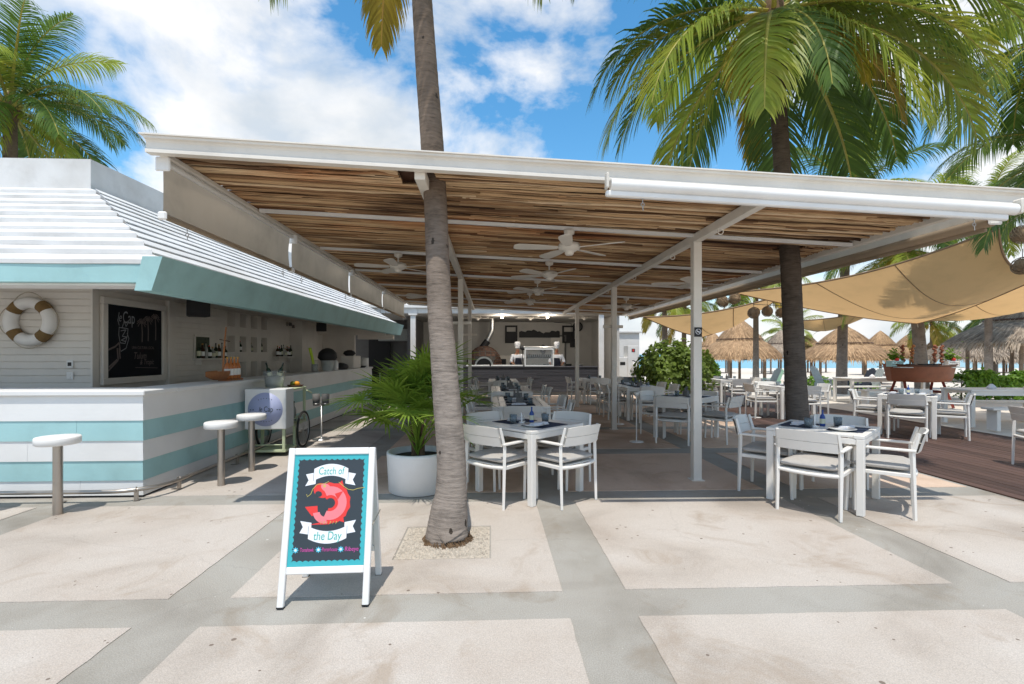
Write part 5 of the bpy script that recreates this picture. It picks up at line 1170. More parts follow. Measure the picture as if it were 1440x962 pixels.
CH.append(('seat_frame', b.mesh('seat_frame', M_['alu'])))
b = MB(); rbox(b, (0, -.002, .458), (.475, .475, .075), .03, puff=.012); CH.append(('cushion', b.mesh('cushion', M_['cushion'])))
def chair(X, Y, rz, lab, group=None, z=.005, cushion=True):
    t = thing('armchair', lab, 'chair', (X, Y, z), rz, group)
    for (n, me) in CH:
        if n == 'cushion' and not cushion: continue
        put(me, n, t)
    return t
TS = .84; TM = []
for sx in (-1, 1):
    for sy in (-1, 1): TM.append(('leg', MB().bb(sx*(TS/2-.065), sx*TS/2, sy*(TS/2-.065), sy*TS/2, 0, .708, bev=.005).mesh('leg', M_['alu'])))
for s_ in (-1, 1):
    TM.append(('frame_rail', MB().bb(-TS/2, TS/2, s_*(TS/2-.085), s_*TS/2, .71, .742, bev=.004).mesh('frame_rail', M_['alu'])))
    TM.append(('apron', MB().bb(s_*(TS/2-.028), s_*(TS/2-.003), -TS/2+.066, TS/2-.066, .655, .708, bev=.003).mesh('apron', M_['alu'])))
    TM.append(('apron', MB().bb(-TS/2+.066, TS/2-.066, s_*(TS/2-.028), s_*(TS/2-.003), .655, .708, bev=.003).mesh('apron', M_['alu'])))
nsl = 8; w0 = TS/nsl
slat = MB().bb(-w0/2+.0055, w0/2-.0055, -TS/2+.088, TS/2-.088, .716, .740, bev=.003).mesh('slat', M_['alu'])
def table(X, Y, rz, lab, group=None, z=.005):
    t = thing('dining_table', lab, 'table', (X, Y, z), rz, group)
    for (n, me) in TM: put(me, n, t)
    for i in range(nsl): put(slat, 'slat', t, loc=(-TS/2+w0*(i+.5), 0, 0))
    return t
GLS = [MB().lathe([(0, .006), (.032, .004), (.036, .0), (.042, .095), (.039, .095), (.034, .012), (0, .012)], 16).mesh('tumbler', M_['glass'])]
def fold_me(seed):
    r = random.Random(seed); b = MB()
    for k in range(3): b.box((r.uniform(-.006, .006), r.uniform(-.004, .004), .006+k*.009), (.22-.01*k, .085-.008*k, .009), bev=.0035, rz=r.uniform(-.06, .06))
    return b.mesh('napkin', M_['napkin'])
NAP = [fold_me(i) for i in range(3)]
PM = MB().box((0, 0, .0015), (.42, .30, .003)).mesh('placemat', M_['mat_navy'])
PLT = MB().lathe([(0, .003), (.065, .0), (.07, .003), (.12, .017), (.122, .02), (.07, .007), (0, .006)], 28).mesh('plate', M_['plate'])
def one(name, me, lab, cat, M, x, y, z, rz=0, group=None, tilt=None):
    p = M @ Vector((x, y, z)); o = put(me, name); o.location = p; o.rotation_euler = (0, 0, rz+M.to_euler().z); tag(o, lab, cat, group); return o
SB = bottle_me(.17, .026, M_['blueb'], M_['blueb'], M_['labelp'])
CND = MB().box((0, 0, .055), (.10, .012, .11)).box((0, 0, .005), (.11, .06, .01)).mesh('card_holder', M_['plate'])
CADDY = MB().box((0, 0, .05), (.11, .08, .10), bev=.004).tube([(-.04, 0, .1), (-.04, 0, .15)], .014, 8).tube([(.02, 0, .1), (.02, 0, .17)], .016, 8).mesh('condiment_caddy', M_['darkgrey'])
def dress(t, where, full=True, seed=0):
    r = random.Random(seed); M = WM[t.name]; z = .742+.0005
    g = 'tableware on '+where
    rot = abs(math.degrees(M.to_euler().z)) > 20
    for (y, rz) in ((-.22, 0), (.22, math.pi)):
        sd_ = ('terrace' if y < 0 else 'kitchen')+(' corner' if rot else ' side')+' of '+where
        one('placemat', PM, 'navy placemat, '+sd_, 'placemat', M, 0, y, z, rz, g)
        one('napkin', NAP[r.randrange(3)], 'folded white napkin, '+sd_, 'napkin', M, .0+r.uniform(-.08, .08), y+.02, z+.0035, rz+r.uniform(-.2, .2), g)
        one('tumbler', GLS[0], 'smoky tumbler, '+sd_, 'glass', M, .15*(1 if y < 0 else -1), y*.45, z+.0005, 0, g)
    if full == 1: 
        p = M @ Vector((.06, .02, z)); o = bottle(SB, tuple(p), 'small blue sunscreen bottle on '+where, None)
        one('plate', PLT, 'shallow white plate on '+where, 'plate', M, -.16, -.20, z+.0035, 0)
        one('card_holder', CND, 'small white card holder on '+where, 'card', M, -.02, .09, z, .6)
    elif full == 2: one('condiment_caddy', CADDY, 'dark condiment caddy on '+where, 'caddy', M, 0, 0, z)
SIDE = {0: 'beach side', 45: 'beach-kitchen corner', 90: 'kitchen side', 135: 'bar-kitchen corner', 180: 'bar side', 225: 'bar-terrace corner', 270: 'terrace side', 315: 'beach-terrace corner'}
def setting(x, d, rot, where, chairs, full=2, dist=.47, seed=1, z=.005, tlab=None):
    X, Y = S(x, d); t = table(X, Y, R(rot), tlab or ('white slatted square table, '+where), None, z)
    dress(t, 'the table '+where, full, seed); r = random.Random(seed)
    for (a, dk) in chairs:
        aa = R(a); D = dist+dk+r.uniform(-.02, .02); key = int(round(a/45)*45) % 360
        chair(X+D*math.cos(aa), Y+D*math.sin(aa), aa+R(90)+r.uniform(-.13, .13), 'white armchair, '+SIDE[key]+' of the table '+where, None, z)
    return t
setting(.19, 5.44, 43, 'beside the grey palm trunk', [(43, .02), (133, .02), (223, -.06), (313, -.05)], 1, seed=2)
setting(3.22, 5.15, 43, 'beyond the post on the sunlit terrace edge', [(43, 0), (136, .03), (228, -.02), (315, .02)], 1, seed=3)
# long table in the middle: two square tables pushed together, twice
setting(.12, 7.55, 0, 'second behind the palm, terrace half', [(0, .02), (180, .03), (270, .02)], 2, seed=4)
setting(.08, 8.41, 0, 'second behind the palm, kitchen half', [(0, .02), (180, .03)], 2, seed=5)
setting(-.02, 10.45, 0, 'third behind the palm, terrace half', [(0, .02), (180, .03)], 2, seed=6)
setting(-.06, 11.31, 0, 'third behind the palm, kitchen half', [(0, .02), (180, .03), (90, .03)], 2, seed=7)
setting(-.25, 14.0, 0, 'nearest the charcoal kitchen counter, terrace half', [(0, .02), (180, .03), (270, .03)], 2, seed=8)
setting(-.28, 14.86, 0, 'nearest the charcoal kitchen counter, kitchen half', [(0, .02), (180, .03)], 0, seed=9)
setting(3.13, 8.95, 43, 'behind the post with the no-smoking sign', [(43, 0), (133, .02), (232, .12), (315, .10)], 2, seed=10)
setting(2.98, 11.6, 0, 'before the sea grape shrub, terrace half', [(0, .06), (180, .05), (270, .08)], 2, seed=11)
setting(2.94, 12.46, 0, 'before the sea grape shrub, kitchen half', [(0, .06), (180, .05)], 0, seed=12)
setting(2.55, 15.4, 0, 'before the service cabinet', [(0, .04), (180, .05), (270, .05)], 0, seed=13)
setting(6.42, 14.8, 0, 'on the far end of the deck', [(0, .1), (180, .1), (270, .12), (90, .1)], 2, seed=14, z=.013)
setting(6.48, 11.75, 4, 'in the middle of the deck', [(0, .1), (180, .12), (270, .1), (90, .1)], 2, seed=15, z=.013)
setting(7.38, 9.25, 43, 'on the deck before the boat-shaped buffet', [(43, .1), (138, .1), (226, .08), (318, .08)], 1, seed=16, z=.013)
X, Y = S(6.98, 6.42); chair(X, Y, R(-100), 'white armchair alone at the near end of the timber deck', None, .013)

# thin pole stands with round bases
STB = MB().lathe([(0, 0), (.115, 0), (.12, .006), (.115, .014), (.02, .022), (0, .022)], 22).mesh('base', M_['alu']); STP = MB().tube([(0, 0, .02), (0, 0, .78)], .011, 8).mesh('pole', M_['alu']); STC = MB().lathe([(0, .78), (.035, .78), (.045, .85), (.04, .85), (.03, .79)], 14).mesh('cup', M_['alu'])
for (px, py, lab) in ((895, 622, 'thin white pole stand with a cup and round base beside the shrub table'), (870, 597, 'thin white pole stand with round base behind the second pergola post'), (1063, 588, 'thin white pole stand with round base on the deck')):
    q = G(px, py); t = thing('pole_stand', lab, 'stand', (q.x, q.y, .013 if px > 1000 else .005)); put(STB, 'base', t); put(STP, 'pole', t); put(STC, 'cup', t)

# ---------------------------------------------------------------- A-frame sign
X, Y = S(-1.117, 2.945)
af = thing('sandwich_board', 'white A-frame sandwich board advertising Catch of the Day with a red fish', 'sign', (X, Y, .005), R(1.5))
TL = math.atan2(.20, .90)
def leaf_frame(M, w, h, front):
    ms = M_['white']
    for s_ in (-1, 1): MB().box((0, 0, 0), (.038, .03, h), M=M @ Matrix.Translation((s_*(w/2-.019), 0, h/2)), bev=.004).build('stile', ms, af)
    MB().box((0, 0, 0), (w-.077, .028, .042), M=M @ Matrix.Translation((0, 0, h-.021)), bev=.004).build('rail', ms, af)
    MB().box((0, 0, 0), (w-.077, .028, .042), M=M @ Matrix.Translation((0, 0, .205)), bev=.004).build('rail', ms, af)
    for s_ in (-1, 1): MB().box((0, 0, 0), (.04, .032, .008), M=M @ Matrix.Translation((s_*(w/2-.019), 0, .003))).build('foot_pad', M_['rubber'], af)
Wd, H = .53, .925
MF = Matrix.Rotation(-TL, 4, 'X')
leaf_frame(MF, Wd, H, True)
MBk = Matrix.Translation((0, .42, 0)) @ Matrix.Rotation(TL*.98, 4, 'X') @ Matrix.Diagonal((1, 1, 1, 1))
leaf_frame(MBk, Wd-.01, H-.01, False)
MB().box((0, 0, 0), (Wd-.085, .008, H-.27), M=MBk @ Matrix.Translation((0, 0, .225+(H-.27)/2))).build('back_panel', M_['white'], af)
MB().tube([(Wd/2+.004, .09, .45), (Wd/2+.006, .32, .47)], .0035, 5).build('stay_cord', M_['rope'], af)
PW, PH, PZ0 = Wd-.078, H-.042-.227, .227       # poster in the front leaf
def pm(x, z, e): return MF @ Matrix.Translation((x, -e, PZ0+PH/2+z))
bd = MB().box((0, 0, 0), (PW, .012, PH), M=pm(0, 0, 0)).build('poster', M_['teal'], af)
def flat(name, poly, e, m, parent=bd):
    b = MB(); b.prism(poly, e-.0003, e, M=MF @ Matrix.Translation((0, 0, PZ0+PH/2)) @ FX); return b.build(name, m, parent)
def scallop(w_, h_, n, m_, r0):
    pts = []
    for (x0, z0, x1, z1, k) in ((-w_, -h_, w_, -h_, n), (w_, -h_, w_, h_, m_), (w_, h_, -w_, h_, n), (-w_, h_, -w_, -h_, m_)):
        L = math.hypot(x1-x0, z1-z0); nx, nz = (z1-z0)/L, -(x1-x0)/L
        for i in range(k):
            for j in range(4):
                s = (i+j/4)/k; o = -r0*math.sin(j/4*math.pi); pts.append((x0+(x1-x0)*s+nx*o, z0+(z1-z0)*s+nz*o))
    return pts
flat('slate_ground', scallop(PW/2-.022, PH/2-.026, 12, 17, .008), .0066, M_['slate'])
def ribbon(cz, up, w_):
    sgn = 1 if up else -1
    def arc(x, k): return cz+sgn*(.030-(x/w_)**2*.030)+k
    n = 14; xs = [-w_+2*w_*i/n for i in range(n+1)]
    for s_ in (-1, 1):
        x0 = s_*w_*.86; x1 = s_*w_*1.45; y0 = arc(x0, 0)-sgn*.028
        flat('ribbon_tail', [(x0, y0-.034), (x1, y0-.034-.012*sgn), (x1-s_*.018, y0-.012*sgn), (x1, y0+.036-.012*sgn), (x0, y0+.036)][::s_], .0069, M_['whiteprint'])
    flat('ribbon', [(x, arc(x, -.036)) for x in xs]+[(x, arc(x, .036)) for x in xs[::-1]], .0073, M_['whiteprint'])
    for s_ in (-1, 1): flat('ribbon_fold', [(s_*w_-.001, arc(w_, -.036)), (s_*w_+.001, arc(w_, -.036)), (s_*w_+.001, arc(w_, .036)), (s_*w_-.001, arc(w_, .036))], .0076, M_['slate'])
ribbon(.205, True, .105); ribbon(-.135, False, .115)
def ptext(s, x, z, size, m, sx=.8, e=.0079, shear=.1): 
    me = text(s, size, MF @ Matrix.Translation((x, 0, PZ0+PH/2+z)) @ FX @ Matrix.Translation((0, 0, e)), 'lettering', m, bd, sx, shear, .0002)
ptext('Catch of', 0, .226, .064, M_['green'], .70); ptext('the Day', 0, -.158, .070, M_['green'], .74)
# fish drawn as flat colour shapes
def ell(cx, cz, a, c, rot, n=22, a0=0, a1=360): return [(cx+a*math.cos(R(a0+(a1-a0)*i/n))*math.cos(rot)-c*math.sin(R(a0+(a1-a0)*i/n))*math.sin(rot), cz+a*math.cos(R(a0+(a1-a0)*i/n))*math.sin(rot)+c*math.sin(R(a0+(a1-a0)*i/n))*math.cos(rot)) for i in range(n)]
def crescent(R0, R1, a0, a1, cx, cz, sp=0):
    n = 18; o = []
    for i in range(n+1): a = R(a0+(a1-a0)*i/n); o.append((cx+(R0+sp*(i % 2))*math.cos(a), cz+(R0+sp*(i % 2))*math.sin(a)))
    for i in range(n, -1, -1): a = R(a0+(a1-a0)*i/n); o.append((cx+R1*math.cos(a), cz+R1*math.sin(a)))
    return o
fx, fz = .01, .035
flat('fish_back', crescent(.118, .03, -105, 135, fx-.005, fz, .007), .0070, M_['red'])
flat('fish_body', crescent(.10, .048, -112, 118, fx-.005, fz), .0073, M_['pink'])
flat('fish_head', ell(fx-.06, fz+.075, .052, .042, R(-30)), .0071, M_['red'])
flat('fish_mouth', ell(fx-.078, fz+.055, .021, .017, R(-20)), .0076, M_['slate'])
flat('fish_cheek', ell(fx-.035, fz+.092, .035, .022, R(-35)), .0074, M_['pink'])
flat('fish_eye', ell(fx-.045, fz+.102, .008, .008, 0), .0078, M_['yellow'])
flat('fish_fin', [(fx+.02, fz+.055), (fx+.07, fz+.07), (fx+.04, fz+.02)][::-1], .0077, M_['red'])
flat('fish_top_fin', [(fx+.03, fz+.105), (fx+.06, fz+.135), (fx+.075, fz+.09)][::-1], .0068, M_['red'])
flat('fish_tail', [(fx-.155, fz-.02), (fx-.08, fz-.015), (fx-.075, fz-.065), (fx-.11, fz-.075)][::-1], .0072, M_['red'])
flat('fish_tail_root', crescent(.075, .035, -170, -80, fx-.03, fz-.045), .00735, M_['pink'])
flat('fish_low_fin', [(fx-.12, fz-.125), (fx-.02, fz-.105), (fx+.075, fz-.06), (fx+.085, fz-.115), (fx+.04, fz-.10), (fx-.02, fz-.125)][::-1], .00695, M_['red'])
def curve(pts, w_, e, m, name):
    b = MB(); q = []
    for i, (x, z) in enumerate(pts):
        x0, z0 = pts[max(0, i-1)]; x1, z1 = pts[min(len(pts)-1, i+1)]; L = math.hypot(x1-x0, z1-z0) or 1; q.append((x, z, -(z1-z0)/L*w_/2, (x1-x0)/L*w_/2))
    flat(name, [(x-nx, z-nz) for x, z, nx, nz in q]+[(x+nx, z+nz) for x, z, nx, nz in q[::-1]], e, m)
curve([(fx-.02, .165), (fx-.05, .15), (fx-.09, .148), (fx-.115, .12), (fx-.125, .09), (fx-.145, .075), (fx-.15, .09)], .003, .0081, M_['yellow'], 'fishing_line')
curve([(fx+.04, .16), (fx+.07, .135), (fx+.10, .115), (fx+.13, .11), (fx+.16, .12), (fx+.20, .125)], .003, .0081, M_['yellow'], 'fishing_line')
for (x, s) in ((-.182, 'Tomahawk'), (-.047, 'Porterhouse'), (.085, 'Ribeye')):
    flat('star', [(x+(.020 if k % 2 == 0 else .010)*math.cos(R(k*22.5)), -.235+(.020 if k % 2 == 0 else .010)*math.sin(R(k*22.5))) for k in range(16)], .0072, M_['cyan'])
    flat('star_centre', [(x+.007*math.cos(R(k*45)), -.235+.007*math.sin(R(k*45))) for k in range(8)], .0075, M_['whiteprint'])
    ptext(s, x+(.066 if s != 'Ribeye' else .064), -.235, .036 if s == 'Ribeye' else .032, M_['magenta'], .56 if s != 'Ribeye' else .85, .0074)
b = MB()
for k in range(6): flat('tick', [(-.045+k*.018, -.088), (-.043+k*.018, -.088), (-.039+k*.018+.003*(k % 2), -.072), (-.041+k*.018, -.072)], .0083, M_['yellow'])
# ---------------------------------------------------------------- beach side: sails, lanterns, huts, buffet boat, benches
def sail(lab, c, sag, inset, group='shade sails over the beach side'):
    A, B, C, D = [Vector(p) for p in c]          # A-B-C-D round the edge
    mid = (A+B+C+D)/4
    def edge(p, q, s): return p.lerp(q, s)+(mid-p.lerp(q, s))*inset*4*s*(1-s)+Vector((0, 0, -sag*.35*4*s*(1-s)))
    def f(u, v):
        e0, e1 = edge(A, B, u), edge(D, C, u); f0, f1 = edge(A, D, v), edge(B, C, v)
        p = e0.lerp(e1, v)+f0.lerp(f1, u)-(A.lerp(B, u)).lerp(D.lerp(C, u), v)
        return p+Vector((0, 0, -sag*.5*16*u*(1-u)*v*(1-v)))
    t = thing('shade_sail', lab, 'shade sail', tuple(mid-Vector((0, 0, sag))), 0, group)
    MB().grid(f, 20, 20).build('cloth', M_['sail'], t, True)
    for k in range(4):
        pts = [f(i/20, 0) if k == 0 else f(1, i/20) if k == 1 else f(i/20, 1) if k == 2 else f(0, i/20) for i in range(21)]
        MB().tube(pts, .022, 6).build('hem', M_['sailhem'], t, True)
    for s in (.35, .68): MB().tube([f(s, i/20)+Vector((0, 0, .006)) for i in range(21)], .012, 4).build('seam', M_['sailhem'], t, True)
    for p in (A, B, C, D): MB().tube([p, p+(p-mid).normalized()*.5], .008, 5).build('tie_rope', M_['rope'], t, True)
sail('large ochre shade sail slung from the pergola corner across the deck', (P(1030, 411, 13.5), P(1404, 322, 9.6), P(1475, 385, 10.5), P(1290, 455, 15.0)), .55, .10)
sail('ochre shade sail stretched behind the large one towards the weathered hut', (P(1225, 432, 16), P(1440, 400, 12.5), P(1540, 420, 13.5), P(1300, 452, 18)), .35, .10)
sail('ochre shade sail hanging beside the front pergola post with the sign', (P(905, 446, 15.5), P(1100, 415, 14), P(1060, 436, 17.0), P(988, 474, 17.5)), .4, .08)
sail('small ochre shade sail behind the ringed palm trunk', (P(1105, 452, 20), P(1262, 430, 18), P(1180, 452, 22), P(1150, 466, 22)), .3, .08)
# wicker ball lanterns on a cable
pts = [P(975, 415, 13.0), P(1016, 412, 13.0), P(1040, 421, 13.2), P(1060, 428, 13.4), P(1079, 429, 13.6), P(1098, 430, 13.8), P(1112, 425, 13.9)]
cb = MB().tube(pts, .008, 5).build('lantern_cable', M_['dark']); tag(cb, 'dark cable strung with wicker ball lanterns between pergola and sails', 'cable')
def ball(R_):
    b = MB()
    rr = random.Random(4)
    for k in range(16):
        ax = Vector((rr.gauss(0, 1), rr.gauss(0, 1), rr.gauss(0, 1))).normalized(); q = ax.to_track_quat('Z', 'Y').to_matrix().to_4x4()
        b.torus(R_*rr.uniform(.82, .99), .006, 18, 4, M=q @ Matrix.Translation((0, 0, R_*rr.uniform(-.2, .2)*.5)))
    return b.mesh('weave', M_['wicker'])
BW = ball(.16); BC = MB().lathe([(0, -.13), (.1, -.09), (.13, 0), (.1, .09), (0, .13)], 14).mesh('core', M_['wicker'])
for (px, py, d, s, lab) in ((1016, 424, 13, 1, 'wicker ball lantern, first on the cable by the pergola edge'), (1033, 420, 13.1, 1, 'wicker ball lantern, second on the cable by the pergola edge'), (1060, 440, 13.4, 1, 'wicker ball lantern, third along the cable'), (1079, 438, 13.6, .95, 'wicker ball lantern, fourth along the cable'), (1098, 440, 13.8, .9, 'wicker ball lantern, last on the cable beside the dark trunk'),
                       (1437, 330, 8.5, 1, 'wicker ball lantern hanging beside the pergola corner'), (1438, 374, 8.7, 1, 'wicker ball lantern hanging lower beside the pergola corner')):
    q = P(px, py, d); t = thing('ball_lantern', lab, 'lantern', tuple(q), rnd.uniform(0, 6), 'wicker ball lanterns'); put(BW, 'weave', t, scale=s); put(BC, 'core', t, scale=s)
    MB().tube([(0, 0, .15*s), (0, 0, .30*s)], .006, 5).build('cord', M_['dark'], t)
# thatched huts
def hut(px, hw, ye, ya, d, lab, m='thatch', split=.45, posts=5, seed=0):
    r = random.Random(seed); c = P(px, 498, d); z0 = gz(c.x, c.y); zb = CAMZ+(498-ye)*d/700; za = CAMZ+(498-ya)*d/700; Rr = hw*d/700
    t = thing('thatched_hut', lab, 'hut', (c.x, c.y, z0), 0, 'thatched huts on the beach'); zb -= z0; za -= z0; H_ = za-zb
    zs = zb+H_*split; rs = Rr*(1-split)*.98
    def layer(name, r0, za_, r1, zb_, n):
        b = MB(); b.lathe([(r0*.98, za_), (r0*.7+r1*.3, za_*.7+zb_*.3+.04*H_), (r0*.35+r1*.65, za_*.35+zb_*.65+.06*H_), (r1, zb_+.02), (r1*.97, zb_-.12), (r1*.8, zb_-.02)] if r0 > 0 else [(0, za_), (r1*.3, za_-.22*(za_-zb_)), (r1*.7, zb_+.36*(za_-zb_)), (r1, zb_+.02), (r1*.96, zb_-.08)], 36)
        for i in range(n):
            a = r.uniform(0, 6.283); s = r.random()**.6; rr = r0+(r1-r0)*s; z = za_+(zb_-za_)*s+.05*H_*math.sin(s*3.1); L = r.uniform(.25, .5)*Rr/2.6; dn = math.atan2(za_-zb_, max(.1, r1-r0))
            o = Vector((math.cos(a), math.sin(a), 0)); tdir = o*math.cos(dn)-Vector((0, 0, math.sin(dn))); 
            if s > .86: tdir = (tdir-Vector((0, 0, .9))).normalized()
            sd = Vector((-math.sin(a), math.cos(a), 0))*r.uniform(.010, .022)*Rr/2.0; p = o*rr+Vector((0, 0, z+r.uniform(.0, .05)))
            q = p+tdir*L+o*r.uniform(-.02, .05)+sd*r.uniform(-2, 2)
            b.add([p-sd, p+sd, q+sd*.3, q-sd*.3], [(0, 1, 2, 3)])
        b.build(name, M_[m], t)
    layer('thatch_skirt', rs*.9, zs, Rr, zb, 2600); layer('thatch_cap', 0, za, rs*1.08, zs-.06*H_, 1500)
    MB().torus(rs*1.04, .03*Rr/2.5, 30, 5, M=Matrix.Translation((0, 0, zs-.0*H_))).build('binding', M_['darkwood'], t)
    MB().tube([(0, 0, 0), (0, 0, zb+H_*.6)], [.11, .09], 8).build('post', M_['trunkwood'], t)
    for k in range(posts): a = k*6.283/posts+.4+seed; MB().tube([(Rr*.72*math.cos(a), Rr*.72*math.sin(a), 0), (Rr*.72*math.cos(a), Rr*.72*math.sin(a), zb+.25)], .09, 7).build('post', M_['trunkwood'], t)
hut(1040, 54, 502, 447, 40, 'sunlit thatched hut beside the slim palm, first beyond the post', seed=1)
hut(1098, 34, 499, 464, 56, 'greyer thatched hut farther back behind the dark palm trunk', 'thatch2', seed=2)
hut(1187, 60, 504, 457, 36, 'broad sunlit thatched hut behind the ringed palm trunk', seed=3)
hut(1238, 34, 502, 465, 52, 'thatched hut peeping out behind the broad sunlit one', seed=4)
hut(1280, 34, 502, 468, 54, 'thatched hut behind the boat-shaped buffet', seed=5)
hut(1372, 66, 502, 462, 38, 'weathered thatched hut beyond the low hedge', 'thatch2', seed=6)
hut(1462, 104, 484, 408, 25, 'large weathered thatched hut nearest the low hedge', 'thatch2', seed=7)
hut(1136, 30, 502, 470, 62, 'small distant thatched hut between the grey hut and the broad one', seed=9)
hut(1325, 36, 503, 470, 48, 'thatched hut between the boat buffet and the weathered hut', seed=10)
hut(1002, 32, 504, 466, 60, 'distant thatched hut half hidden by the bright shrub', seed=11)
hut(1420, 40, 508, 475, 60, 'far low thatched hut at the waterline behind the weathered ones', 'thatch2', seed=8)
# boat buffet on trestles
c = P(1293, 530, 14.2); z0 = gz(c.x, c.y)
t = thing('buffet_boat', 'rust-red wooden boat on red trestles used as a buffet', 'boat', (c.x, c.y, z0), R(-2)); LB = 1.92
def hull(u, v):
    U = u*2-1; w_ = .52*(1-abs(U)**3*.75); a = (v-.5)*2; fl = 1+.0*U
    zt_ = 1.16+.05*U*U; zb_ = .70+.03*U*U
    k = abs(a)
    y = w_*(min(1, k*1.9))*(.80+.20*max(0, (k-.5)*2)) * (1 if a > 0 else -1); z = zb_+(zt_-zb_)*max(0, (k-.45)/.55)
    return (U*LB/2*(.90+.10*max(0, (k-.45)/.55)), y, z)
MB().grid(hull, 22, 16).build('hull', M_['boat'], t)
MB().bb(-LB/2*.93, LB/2*.93, -.44, .44, 1.11, 1.135).build('buffet_top', M_['adir'], t)
MB().tube([hull(i/22, 0) for i in range(23)], .022, 6).build('gunwale', M_['darkwood'], t); MB().tube([hull(i/22, 1) for i in range(23)], .022, 6).build('gunwale', M_['darkwood'], t)
for s_ in (-1, 1): 
    pts = [hull((1+s_)/2, i/12) for i in range(13)]; b = MB(); b.add(pts, [tuple(range(13))]); b.build('transom', M_['boat'], t)
M_['trestle'] = mat('red_trestle_paint', (0.20, 0.035, 0.022), .6, .15, 5)
for x in (-.55, .5):
    for s_ in (-1, 1): MB().tube([(x+.0, s_*.12, .86), (x+.1*(1 if x > 0 else -1), s_*.42, 0)], .045, 4, smooth=False).build('trestle_leg', M_['trestle'], t)
    MB().box((x, 0, .42), (.05, .62, .07), bev=.004).build('trestle_bar', M_['trestle'], t)
MB().box((.0, 0, .2), (1.2, .3, .05), bev=.004).build('shelf', M_['trestle'], t)
def onboat(x, y): return (c.x+x, c.y+y, z0+1.137)
for (x, lab) in ((-.58, 'skewer stand of red fruit at the hut end of the boat buffet'), (-.30, 'skewer stand of fruit in the middle of the boat buffet'), (.36, 'tall skewer stand of red fruit beside the pale trunk on the boat'), (.56, 'skewer stand of red fruit at the hedge end of the boat buffet')):
    k = thing('fruit_stand', lab, 'fruit stand', onboat(x, -.1)); MB().tube([(0, 0, 0), (0, 0, .62)], .012, 6).build('rod', M_['darkwood'], k); MB().lathe([(.0, 0), (.07, 0), (.07, .02), (.012, .03)], 12).build('foot', M_['darkwood'], k)
    b = MB(); rr = random.Random(int(x*100))
    for i in range(12): s_ = rr.uniform(.03, .05); b.lathe([(0, -s_), (s_*.8, -s_*.5), (s_, 0), (s_*.7, s_*.6), (0, s_)], 8, c=(rr.uniform(-.035, .035), rr.uniform(-.03, .03), .14+i*.04))
    tag(b.build('fruits', M_['boat'] if x != -.30 else M_['wood'], k), kind='stuff')
for (x, m, lab) in ((-.83, 'hedge', 'green crate of leafy plants on the hut end of the boat buffet'), (.82, 'hedge', 'white slatted crate with a leafy plant on the hedge end of the boat')):
    k = thing('plant_crate', lab, 'crate', onboat(x, -.12))
    for i in range(3): MB().bb(-.16, .16, -.1, -.085, .01+i*.055, .05+i*.055).build('slat', M_['turq'] if x < 0 else M_['white'], k); MB().bb(-.16, .16, .085, .1, .01+i*.055, .05+i*.055).build('slat', M_['turq'] if x < 0 else M_['white'], k)
    for s_ in (-1, 1): MB().bb(s_*.16-.01, s_*.16+.01, -.1, .1, .0, .17).build('end', M_['turq'] if x < 0 else M_['white'], k)
    b = MB(); rr = random.Random(3); leafcloud(b, 160, lambda: ((rr.gauss(0, .11), rr.gauss(0, .06), .2+abs(rr.gauss(0, .14))), (0, 0, 1)), .07, rr); b.build('foliage', M_['hedge'], k)
    MB().lathe([(0, -.05), (.05, -.02), (.055, .02), (0, .06)], 10, c=(.0, -.08, .2)).build('red_fruit', M_['red'], k)
for i, x in enumerate((-.1, .08, .24, -.45)):
    k = lump('serving_bowl', 'black serving bowl on the boat buffet '+('between the two plain skewer stands', 'beside the pale trunk', 'at the foot of the tall skewer stand', 'next to the hut-end skewer stand')[i], 'bowl', onboat(x, -.2), [('bowl', M_['dark'], lambda b: b.lathe([(0, 0), (.05, 0), (.10, .05), (.105, .08), (.09, .08), (.04, .02)], 16))]); k['group'] = 'bowls on the boat buffet'
# sand tables with benches
def sandtable(px, py, d, rz, L, lab, labb):
    c = P(px, py, d); z0 = gz(c.x, c.y); t = thing('picnic_table', lab, 'table', (c.x, c.y, z0), rz)
    for i in range(6): MB().bb(-L/2, L/2, -.42+i*.14+.004, -.28+i*.14-.004, .725, .755, bev=.003).build('plank', M_['alu'], t)
    for sx in (-1, 1):
        for sy in (-1, 1): MB().bb(sx*(L/2-.05)-.04, sx*(L/2-.05)+.04, sy*.36-.04, sy*.36+.04, 0, .724, bev=.004).build('leg', M_['alu'], t)
    MB().bb(-L/2+.1, L/2-.1, -.39, -.365, .64, .724).build('apron', M_['alu'], t); MB().bb(-L/2+.1, L/2-.1, .365, .39, .64, .724).build('apron', M_['alu'], t)
    for s_ in (-1, 1):
        q = Matrix.Translation((c.x, c.y, z0)) @ Matrix.Rotation(rz, 4, 'Z') @ Vector((0, s_*.78, 0)); k = thing('bench', labb+(' on the sea side' if s_ > 0 else ' on the deck side'), 'bench', tuple(q), rz)
        for i in range(2): MB().bb(-L/2, L/2, -.15+i*.15+.003, .0+i*.15-.003, .40, .44, bev=.003).build('plank', M_['alu'], k)
        for sx in (-1, 1): MB().bb(sx*(L/2-.12)-.035, sx*(L/2-.12)+.035, -.12, .12, 0, .399, bev=.004).build('leg', M_['alu'], k)
    return t
st = sandtable(1424, 565, 10.3, R(-8), 2.2, 'long white plank table on the sand before the low hedge', 'white plank bench at the long sand table')
st2 = sandtable(1235, 545, 15.5, R(2), 2.4, 'white plank table on the sand beside the ringed palm trunk', 'white plank bench at the table beside the ringed trunk')
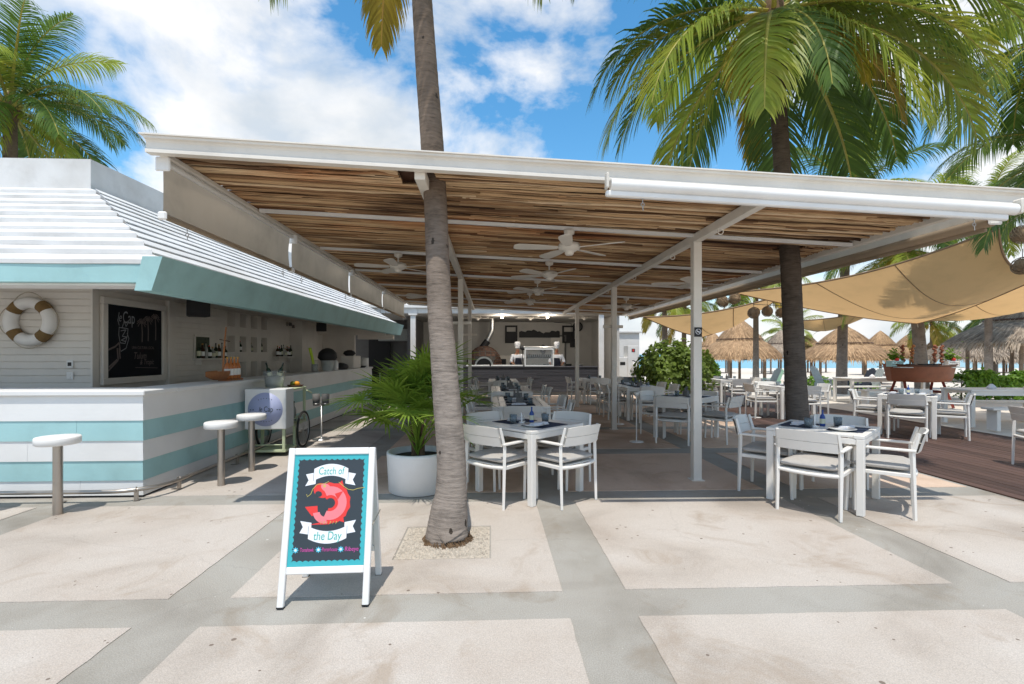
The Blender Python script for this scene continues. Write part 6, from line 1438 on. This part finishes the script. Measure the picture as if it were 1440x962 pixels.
for i, (tb, x) in enumerate(((st, -.4), (st, .3), (st2, -.2), (st2, .5))):
    q = WM[tb.name] @ Vector((x, 0, .756)); k = thing('napkin', 'crumpled white napkin on the '+('hut' if x < 0 else 'hedge')+' end of the '+('long sand table' if tb is st else 'table beside the ringed trunk'), 'napkin', tuple(q), x, 'napkins on the sand tables'); b = MB(); b.lathe([(.07, 0), (.09, .02), (.05, .07), (.02, .10), (0, .10)], 9); b.build('cloth', M_['napkin'], k)
# adirondack chairs
def adir(px, py, d, rz, lab, m):
    c = P(px, py, d); t = thing('deck_chair', lab, 'chair', (c.x, c.y, gz(c.x, c.y)), rz, 'slatted beach chairs')
    for i in range(6):
        x = -.25+i*.1; h_ = .78+.14*math.cos((i-2.5)*.55); MB().box((0, 0, 0), (.085, .02, h_), M=Matrix.Translation((x, .30, .30)) @ Matrix.Rotation(R(-24), 4, 'X') @ Matrix.Translation((0, 0, h_/2)), bev=.004).build('back_slat', m, t)
    for i in range(5): MB().box((0, -.28+i*.115, .36-.02*i), (.52, .1, .02), bev=.003).build('seat_slat', m, t)
    for s_ in (-1, 1):
        MB().box((s_*.3, -.3, .27), (.03, .09, .54)).build('leg', m, t); MB().box((s_*.3, .35, .2), (.03, .1, .42)).build('leg', m, t); MB().box((s_*.33, 0, .555), (.12, .75, .022), bev=.004).build('armrest', m, t)
M_['mint'] = mat('mint_painted_wood', (.42, .66, .50), .7, .08, 8); M_['navyp'] = mat('navy_painted_wood', (.04, .05, .075), .7, .08, 8)
adir(1014, 525, 30, R(20), 'pale slatted beach chair under the first thatched hut', M_['white']); adir(1076, 530, 24, R(-150), 'grey slatted beach chair beside the slim palm', M_['adir']); adir(1085, 520, 30, R(-160), 'mint green slatted beach chair beyond the grey one', M_['mint'])
adir(1164, 535, 22, R(25), 'grey slatted beach chair beside the small round bush', M_['adir']); adir(1208, 530, 24, R(-165), 'navy slatted beach chair under the broad sunlit hut', M_['navyp']); adir(1221, 530, 25, R(-170), 'grey slatted beach chair next to the navy one', M_['adir'])
# moored boats far out
for (px, d, lab) in ((1012, 210, 'tiny dark boat moored off the beach, nearest the shrub'), (1046, 190, 'tiny dark boat with an awning moored beyond the first hut'), (1255, 230, 'tiny dark boat moored beyond the broad hut'), (1385, 200, 'tiny boat moored beyond the low hedge')):
    c = P(px, 498, d); t = thing('moored_boat', lab, 'boat', (c.x, c.y, -.93), rnd.uniform(-.3, .3))
    b = MB(); b.grid(lambda u, v: ((u*2-1)*3.4, (v-.5)*2*1.0*(1-abs(u*2-1)**3), .15+.75*abs(v-.5)*2+.25*(u*2-1)**2), 12, 6); b.build('hull', M_['slate'], t)
    MB().bb(-1.2, 1.0, -.8, .8, 2.1, 2.18).build('awning', M_['white'], t)
    for sx in (-1.1, .9):
        for sy in (-.7, .7): MB().tube([(sx, sy, .6), (sx, sy, 2.1)], .04, 5).build('pole', M_['inox'], t)
bpy.context.view_layer.update()
